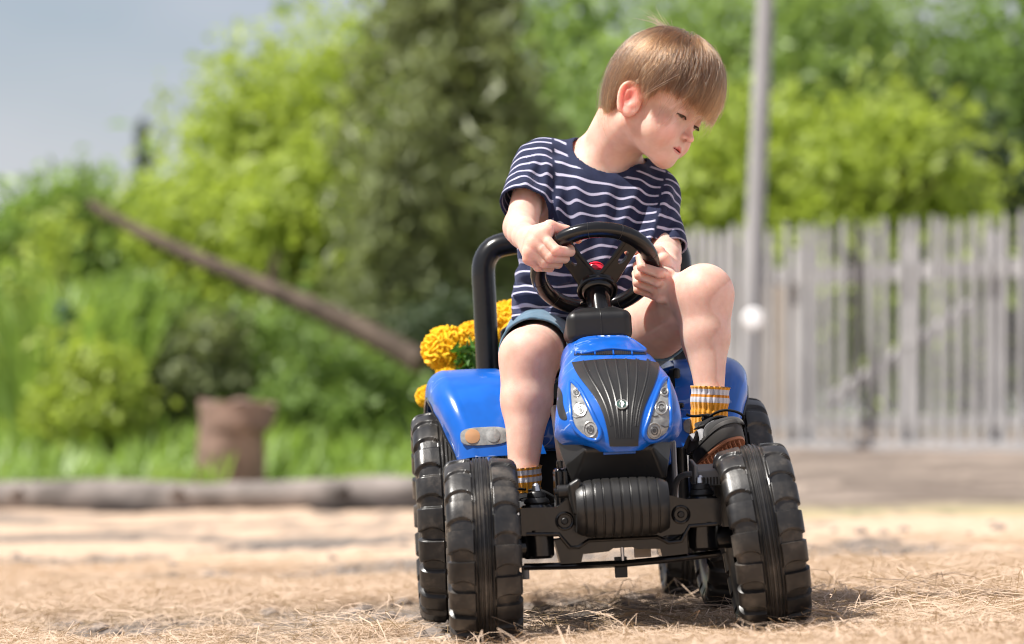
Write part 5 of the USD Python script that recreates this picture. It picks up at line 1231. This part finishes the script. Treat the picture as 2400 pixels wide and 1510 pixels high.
# ribbed socks with two white bands
look('sock', {'s': ('attribute', {'attribute': 'height'}), 'r': ('rgb_ramp', {'interpolate': False, 'ramp': [(0, (.60, .255, .014)), (.66, (.60, .255, .014)), (.661, (.48, .47, .51)), (.77, (.48, .47, .51)), (.771, (.50, .18, .009)), (.825, (.50, .18, .009)), (.826, (.48, .47, .51)), (.935, (.48, .47, .51)), (.936, (.60, .255, .014)), (1, (.60, .255, .014))]}),
              'tc': ('texture_coordinate', {}), 'n': ('noise_texture', {'scale': 1200.0, 'detail': 2.0}), 'b': ('bump', {'strength': .6, 'distance': .0008}), 'p': ('principled_bsdf', {'roughness': .9, 'specular_ior_level': .15, 'sheen_weight': .4})},
     [('s.fac', 'r.fac'), ('r.color', 'p.base_color'), ('tc.object', 'n.vector'), ('n.fac', 'b.height'), ('b.normal', 'p.normal')])
def sock(top, bot, r_top, r_bot, label):
    n, m = 34, 264; a = np.arange(m) * 2 * np.pi / m; ax = unit(bot - top); M = frame_to(top, bot)[:3, :3]; L = np.linalg.norm(bot - top)
    rows, hs = [], []
    for t in np.linspace(0, 1, n):
        r = r_top + (r_bot - r_top) * t ** .7 + .0009 * math.exp(-(t / .10) ** 2) - .0008 * math.sin(t * 16) * (t < .5)
        rib = .0008 * np.sign(np.sin(a * 22)) * np.abs(np.sin(a * 22)) ** .6
        fold = .0022 * fbm(np.stack([np.cos(a) * 1.5, np.sin(a) * 1.5, 0 * a + t * 5], -1), 2, 4) * t
        rr = r + rib + fold
        rows.append(top + ax * (L * t) + rr[:, None] * (np.cos(a)[:, None] * M[:, 0] + np.sin(a)[:, None] * M[:, 1])); hs.append(np.full(m, 1 - t * .9999))
    inn_ = top + ax * .004 + (r_top - .003) * (np.cos(a)[:, None] * M[:, 0] + np.sin(a)[:, None] * M[:, 1])
    v = np.vstack([inn_] + rows); i, j = np.meshgrid(np.arange(n), np.arange(m), indexing='ij'); j2 = (j + 1) % m
    q = np.stack([i*m+j, (i+1)*m+j, (i+1)*m+j2, i*m+j2], -1).reshape(-1, 4); f = np.vstack([q[:, [0, 1, 2]], q[:, [0, 2, 3]]])
    g = trimesh.Trimesh(v, f, process=False)
    ctr = (top + bot) / 2
    if ((g.triangles_center - ctr) * g.face_normals).sum(1).mean() < 0: g.invert()
    return obj('sock', pc_(g), 'sock', person, smooth=True, label=label, prim={'height': fa(np.concatenate([[1.] * m] + hs))})
sock(at(1665, 906, 4.813), at(1660, 1020, 4.813), .0262, .0245, 'mustard sock with two white bands on the raised leg')
sock(at(1224, 1094, 4.846), at(1231, 1196, 4.85), .0262, .0225, 'mustard sock with two white bands, half hidden by the front wheel')
# shoes: rubber foxing, gum sole with a waffle tread, canvas upper, tongue, laces
plain('rubber_grey', (.050, .047, .045), .6, .3, bump=.1, bscale=300)
plain('canvas_black', (.012, .012, .013), .9, .15, bump=.5, bscale=900, bdist=.0006, sheen=.15)
plain('suede_grey', (.022, .022, .022), .95, .1, bump=.5, bscale=800, bdist=.0005, sheen=.2)
plain('white_stripe', (.20, .20, .21), .6, .3, bump=.2, bscale=500)
plain('gum_rubber', (.36, .15, .085), .6, .3, bump=.1, bscale=200)
plain('lace_cord', (.008, .008, .009), .85, .2, bump=.6, bscale=1400, bdist=.0005)
def shoe(org, fwd, upv, label, full=True):
    """org: middle of the sole; fwd towards the toe"""
    f_ = unit(fwd); r_ = unit(np.cross(f_, upv)); u_ = np.cross(r_, f_); M = np.stack([r_, f_, u_], 1)
    W = lambda p: np.asarray(p, float) @ M.T + org
    L, wf, wh = .080, .0300, .0245                     # half length, half width at the ball and at the heel
    a = np.linspace(0, 2 * np.pi, 96, endpoint=False)
    yy = L * np.sign(np.sin(a)) * np.abs(np.sin(a)) ** .92
    wd = np.interp(yy / L, [-1, -.5, 0, .45, 1], [wh, wh, .0245, wf, .030])
    ol_ = np.stack([wd * np.sign(np.cos(a)) * np.abs(np.cos(a)) ** .80 + .003 * np.sin(yy / L * 1.5), yy], 1)
    def loft(rings, cap=True):
        n, m = len(rings), len(rings[0]); v = np.vstack(rings); i, j = np.meshgrid(np.arange(n - 1), np.arange(m), indexing='ij'); j2 = (j + 1) % m
        q = np.stack([i*m+j, i*m+j2, (i+1)*m+j2, (i+1)*m+j], -1).reshape(-1, 4); ff = [q[:, [0, 1, 2]], q[:, [0, 2, 3]]]
        k = np.arange(m); k2 = (k + 1) % m; c0, c1 = len(v), len(v) + 1
        v = np.vstack([v, rings[0].mean(0), rings[-1].mean(0)]); e = (n - 1) * m
        ff += [np.stack([k2, k, np.full(m, c0)], 1), np.stack([e + k, e + k2, np.full(m, c1)], 1)]
        g = trimesh.Trimesh(v, np.vstack(ff), process=False)
        if g.volume < 0: g.invert()
        g.vertices = W(g.vertices)
        if g.volume < 0: g.invert()
        return g
    def ring(s, z, toe=0.): 
        c = np.clip((ol_[:, 1] / L - .4) / .6, 0, 1)
        return np.column_stack([ol_ * s, z + toe * c ** 1.5])
    obj_ = lambda nm, m, mat, parent, **k: obj(nm, pc_(m), mat, parent, **k)
    toe = .007
    fox = loft([ring(.985, .002, toe), ring(1.01, .004, toe), ring(1.015, .012, toe), ring(1.02, .016, toe), ring(1.005, .0225, toe + .003), ring(.97, .0235, toe + .003), ring(.9, .0225, toe + .003)])
    s_ = obj_('shoe', fox, 'rubber_grey', person, smooth=40, label=label)
    obj_('foxing_line', tube(W(ring(1.021, .0185, toe + .002)), .0008, 6, closed=True), 'canvas_black', s_)
    obj_('outsole', loft([ring(.975, -.0012, toe), ring(.985, .0, toe), ring(.985, .0025, toe)]), 'gum_rubber', s_, smooth=30)
    bl = []
    for iy in range(-9, 10):
        for ix in range(-4, 5):
            x, y = ix * .0066 + (iy % 2) * .0033, iy * .0084
            if (x / np.interp(y / L, [-1, 0, .45, 1], [.021, .021, .026, .02])) ** 2 + (y / (L * .93)) ** 2 > .93: continue
            c = max(0, (y / L - .4) / .6); z = toe * c ** 1.5
            bl.append(T(m3.Manifold.batch_hull([m3.Manifold.sphere(.0004, 6).translate((x + dx, y + dy, z - dz)) for dx, dy, dz in ((-.0024, 0, 0), (.0024, 0, 0), (0, -.0034, 0), (0, .0034, 0), (-.0016, 0, .0024), (.0016, 0, .0024), (0, -.0024, .0024), (0, .0024, .0024))])))
    tr = cat_(*bl); tr.vertices = W(tr.vertices); obj_('waffle_tread', tr, 'gum_rubber', s_, smooth=False)
    def arc(y, w, h, z0, n=40):
        b = np.linspace(0, np.pi, n); return np.stack([w * np.cos(b) * np.abs(np.cos(b)) ** -.25 if False else w * np.sign(np.cos(b)) * np.abs(np.cos(b)) ** .7, np.full(n, y), z0 + h * np.sin(b) ** .85], 1)
    ys = np.linspace(-.076, .077, 30)
    hts = np.interp(ys, [-.076, -.05, -.02, .005, .03, .055, .070, .077], [.026, .027, .027, .026, .023, .018, .012, .004])
    ws = np.interp(ys, [-.076, -.066, -.03, .02, .05, .07, .077], [.010, .0215, .0235, .0265, .0275, .020, .010])
    up = np.array([arc(y, w, h, .018 + toe * np.clip((y / L - .4) / .6, 0, 1)) for y, w, h in zip(ys, ws, hts)])
    cut = [i for i in range(30)]
    upm = trimesh.Trimesh(W(up.reshape(-1, 3)), grid_faces(30, 40), process=False)
    ctr = W(np.array([[0, 0, .02]]))[0]
    if ((upm.triangles_center - ctr) * upm.face_normals).sum(1).mean() < 0: upm.invert()
    obj_('upper', upm, 'canvas_black', s_, smooth=True)
    def on_up(y, b, off=.001):                            # point on the upper: y along the shoe, b angle from the right side over the top
        w, h = np.interp(y, ys, ws), np.interp(y, ys, hts); c, s = math.cos(b), math.sin(b)
        p = V(w * np.sign(c) * abs(c) ** .7, y, .018 + toe * max(0, min(1, (y / L - .4) / .6)) + h * max(0, s) ** .85)
        return p + unit(V(c, .15, s)) * off
    cap = np.array([[on_up(y, b, .0013) for b in np.linspace(.05, np.pi - .05, 40)] for y in np.linspace(.040, .0765, 14)])
    cm = trimesh.Trimesh(W(cap.reshape(-1, 3)), grid_faces(14, 40), process=False)
    if ((cm.triangles_center - ctr) * cm.face_normals).sum(1).mean() < 0: cm.invert()
    obj_('toe_cap', cm, 'suede_grey', s_, smooth=True)
    for sd in (0, 1):
        m_ = lambda b: b if sd == 0 else np.pi - b
        pts_ = [on_up(.030, m_(.10), .0018), on_up(.012, m_(.62), .002), on_up(-.006, m_(.30), .002), on_up(-.020, m_(.70), .002), on_up(-.045, m_(.45), .002), on_up(-.066, m_(.35), .002)]
        obj_('side_stripe', tube(W(spline(pts_, 40)), .0040, 8, flat=(1.1, .35), up=(W((0, 0, 1)) - W((0, 0, 0)))), 'white_stripe', s_)
        pts_ = [on_up(.036, m_(.05 + .0), .0016), on_up(.038, m_(.9), .0016), on_up(.040, m_(1.4), .0016)]
        obj_('stitching', tube(W(spline(pts_, 30)), .0006, 6), 'white_stripe', s_)
        obj_('eyelet_stay', tube(W(np.array([on_up(y, m_(1.12), .0016) for y in np.linspace(.036, -.014, 12)])), .0052, 8, flat=(1.2, .3), up=(W((0, 0, 1)) - W((0, 0, 0)))), 'suede_grey', s_)
    obj_('tongue', hull([(*W((x, y, z)), .004) for x in (-.014, .014) for y, z in ((.028, .036), (-.004, .042), (-.012, .048))], 12), 'canvas_black', s_, smooth=True)
    for k, y in enumerate(np.linspace(.032, -.008, 5)):
        a0, a1 = on_up(y, .98, .003), on_up(y - .004, np.pi - .98, .003); mid = (a0 + a1) / 2 + (0, 0, .007)
        obj_('lace', tube(W(spline([a0, mid, a1], 14)), .0021, 8, flat=(1.4, .8)), 'lace_cord', s_)
    kn = V(0, -.004, .0520)
    obj_('lace_knot', hull([(*W(kn + d), .0042) for d in ((-.005, 0, 0), (.005, .001, .001), (0, .002, .003))], 12), 'lace_cord', s_)
    for sx in (-1, 1):
        lp_ = spline([kn, kn + (sx * .014, .014, .004), kn + (sx * .034, .022, -.003), kn + (sx * .043, .020, -.013), kn + (sx * .034, .016, -.018), kn + (sx * .016, .010, -.009), kn + (0, .002, 0)], 34)
        if sx > 0: lp_ = spline([kn, kn + (sx * .012, .012, .005), kn + (sx * .024, .016, .006), kn + (sx * .033, .016, .011)], 18)
        obj_('lace_bow' if sx < 0 else 'lace_end', tube(W(lp_), .0023, 8, flat=(1.25, .8)), 'lace_cord', s_)
    obj_('heel_tab', hull([(*W((x, -.071, z)), .004) for x in (-.010, .010) for z in (.026, .038)], 10), 'canvas_black', s_, smooth=True)
    return s_
shoe(at(1686, 1066, 4.765), V(.24, -.95, .20), V(-.30, .16, 1), 'black laced sneaker on the raised pedal, its waffle sole showing')
shoe(at(1232, 1242, 4.83), V(0.03, -1, -.06), V(0, -.05, 1), 'black sneaker on the lowered pedal, nearly hidden by the front wheel')
# ---------------------------------------------------------------- straw and clods on the ground
def straw_proto(seed, n=70, rad=.06, hmax=.009, L=(.02, .07), w=.0009):
    q = np.random.default_rng(seed); V_, F_ = [], []
    for k in range(n):
        a = q.uniform(0, 6.28); l = q.uniform(*L); c = V(*(q.normal(size=2) * rad * .6), q.uniform(.001, hmax)); d = V(math.cos(a), math.sin(a), q.normal() * .22); s = V(-math.sin(a), math.cos(a), 0)
        bend = V(q.normal(), q.normal(), abs(q.normal()) * .5) * l * .22; ww = w * q.uniform(.6, 1.5); rows = []
        for t in (-.5, -.17, .17, .5):
            p = c + d * l * t + bend * (1 - 4 * t * t); p[2] = max(p[2], -.002); wv = ww * (1.1 - abs(t) * 1.7)
            rows += [p - s * wv * .5 + (0, 0, wv * .2), p + s * wv * .5 - (0, 0, wv * .2)]
        V_.append(rows); F_ += [[8*k+2*i, 8*k+2*i+1, 8*k+2*i+3] for i in range(3)] + [[8*k+2*i, 8*k+2*i+3, 8*k+2*i+2] for i in range(3)]
    return np.array(V_).reshape(-1, 3), np.array(F_)
def instancer(name, protos, mat, pos, yaw, scale, label, cat):
    pi = UsdGeom.PointInstancer.Define(stage, '/World/' + name); ps = []
    for i, p in enumerate(protos):
        ps.append(obj('tuft', p, mat, pi.GetPrim(), smooth=False).GetPath())
    pi.CreatePrototypesRel().SetTargets(ps)
    n = len(pos); pi.CreateProtoIndicesAttr(Vt.IntArray.FromNumpy((np.arange(n) % len(protos)).astype(np.int32)))
    pi.CreatePositionsAttr(Vt.Vec3fArray.FromNumpy(pos.astype(np.float32)))
    pi.CreateOrientationsAttr(Vt.QuathArray([Gf.Quath(float(math.cos(a / 2)), 0, 0, float(math.sin(a / 2))) for a in yaw]))
    pi.CreateScalesAttr(Vt.Vec3fArray.FromNumpy(np.repeat(scale[:, None], 3, 1).astype(np.float32)))
    data(pi.GetPrim(), label, cat, None, 'stuff')
def trodden(x, y):
    """where the tyres press the litter flat"""
    m = np.zeros(len(x), bool)
    for cx, cy in ((-.036, 4.57), (.332, 4.59), (-.09, 5.13), (.33, 5.14)): m |= (np.abs(x - cx) < .075) & (y > cy - .34) & (y < cy + .12)
    return m & (rng.random(len(x)) > .06)
n = 17000
u = rng.random(n); yy = 3.7 + 5.4 * u ** 1.25; xx = rng.uniform(-1, 1, n) * (.26 + yy * .155)
dens = fbm(np.stack([xx * 2.6, yy * 2.6 * .55, 0 * xx], -1), 4, 41)
keep = (rng.random(n) > .97 * soil_shade_at(xx, yy)) & (dens > -.16 - .1 * rng.random(n)) & ~trodden(xx, yy) & (rng.random(n) > sstep(6.0, 9.0, yy))
xx, yy = xx[keep], yy[keep]
instancer('straw_litter', [straw_proto(s) for s in range(6)], 'straw', np.stack([xx, yy, ground_z(xx, yy)], 1), rng.uniform(0, 6.28, len(xx)), rng.uniform(.6, 1.25, len(xx)), 'dry straw coloured grass litter covering the ground', 'straw')
n = 1500
yy = rng.uniform(4.35, 7.5, n); xx = rng.uniform(-1, 1, n) * (.2 + yy * .15)
keep = (fbm(np.stack([xx * 2, yy * 2, 0 * xx], -1), 3, 43) > .02) & ~trodden(xx, yy); xx, yy = xx[keep], yy[keep]
instancer('dry_stalks', [straw_proto(50 + s, 9, .05, .03, (.05, .13), .0014) for s in range(4)], 'straw', np.stack([xx, yy, ground_z(xx, yy)], 1), rng.uniform(0, 6.28, len(xx)), rng.uniform(.6, 1.3, len(xx)), 'longer dry stalks scattered over the litter', 'stalks')
def clod(seed):
    m = trimesh.creation.icosphere(2, 1.0); v = np.array(m.vertices); v *= (1 + .7 * fbm(v * 1.6 + seed, 3, seed))[:, None]; v[:, 2] *= .6; return trimesh.Trimesh(v * .012, m.faces, process=False)
n = 1500
yy = rng.uniform(4.5, 10, n); xx = rng.uniform(-1, 1, n) * (.2 + yy * .15); keep = (soil_shade_at(xx, yy) > .5) | (rng.random(n) < .10); xx, yy = xx[keep], yy[keep]
plain('soil', (.20, .17, .15), .95, .1, bump=.5, bscale=90, var=.3, vscale=40)
instancer('soil_clods', [clod(s) for s in range(4)], 'soil', np.stack([xx, yy, ground_z(xx, yy) + .002], 1), rng.uniform(0, 6.28, len(xx)), rng.uniform(.4, 1.7, len(xx)), 'grey soil crumbs and small stones lying between the straw', 'soil')
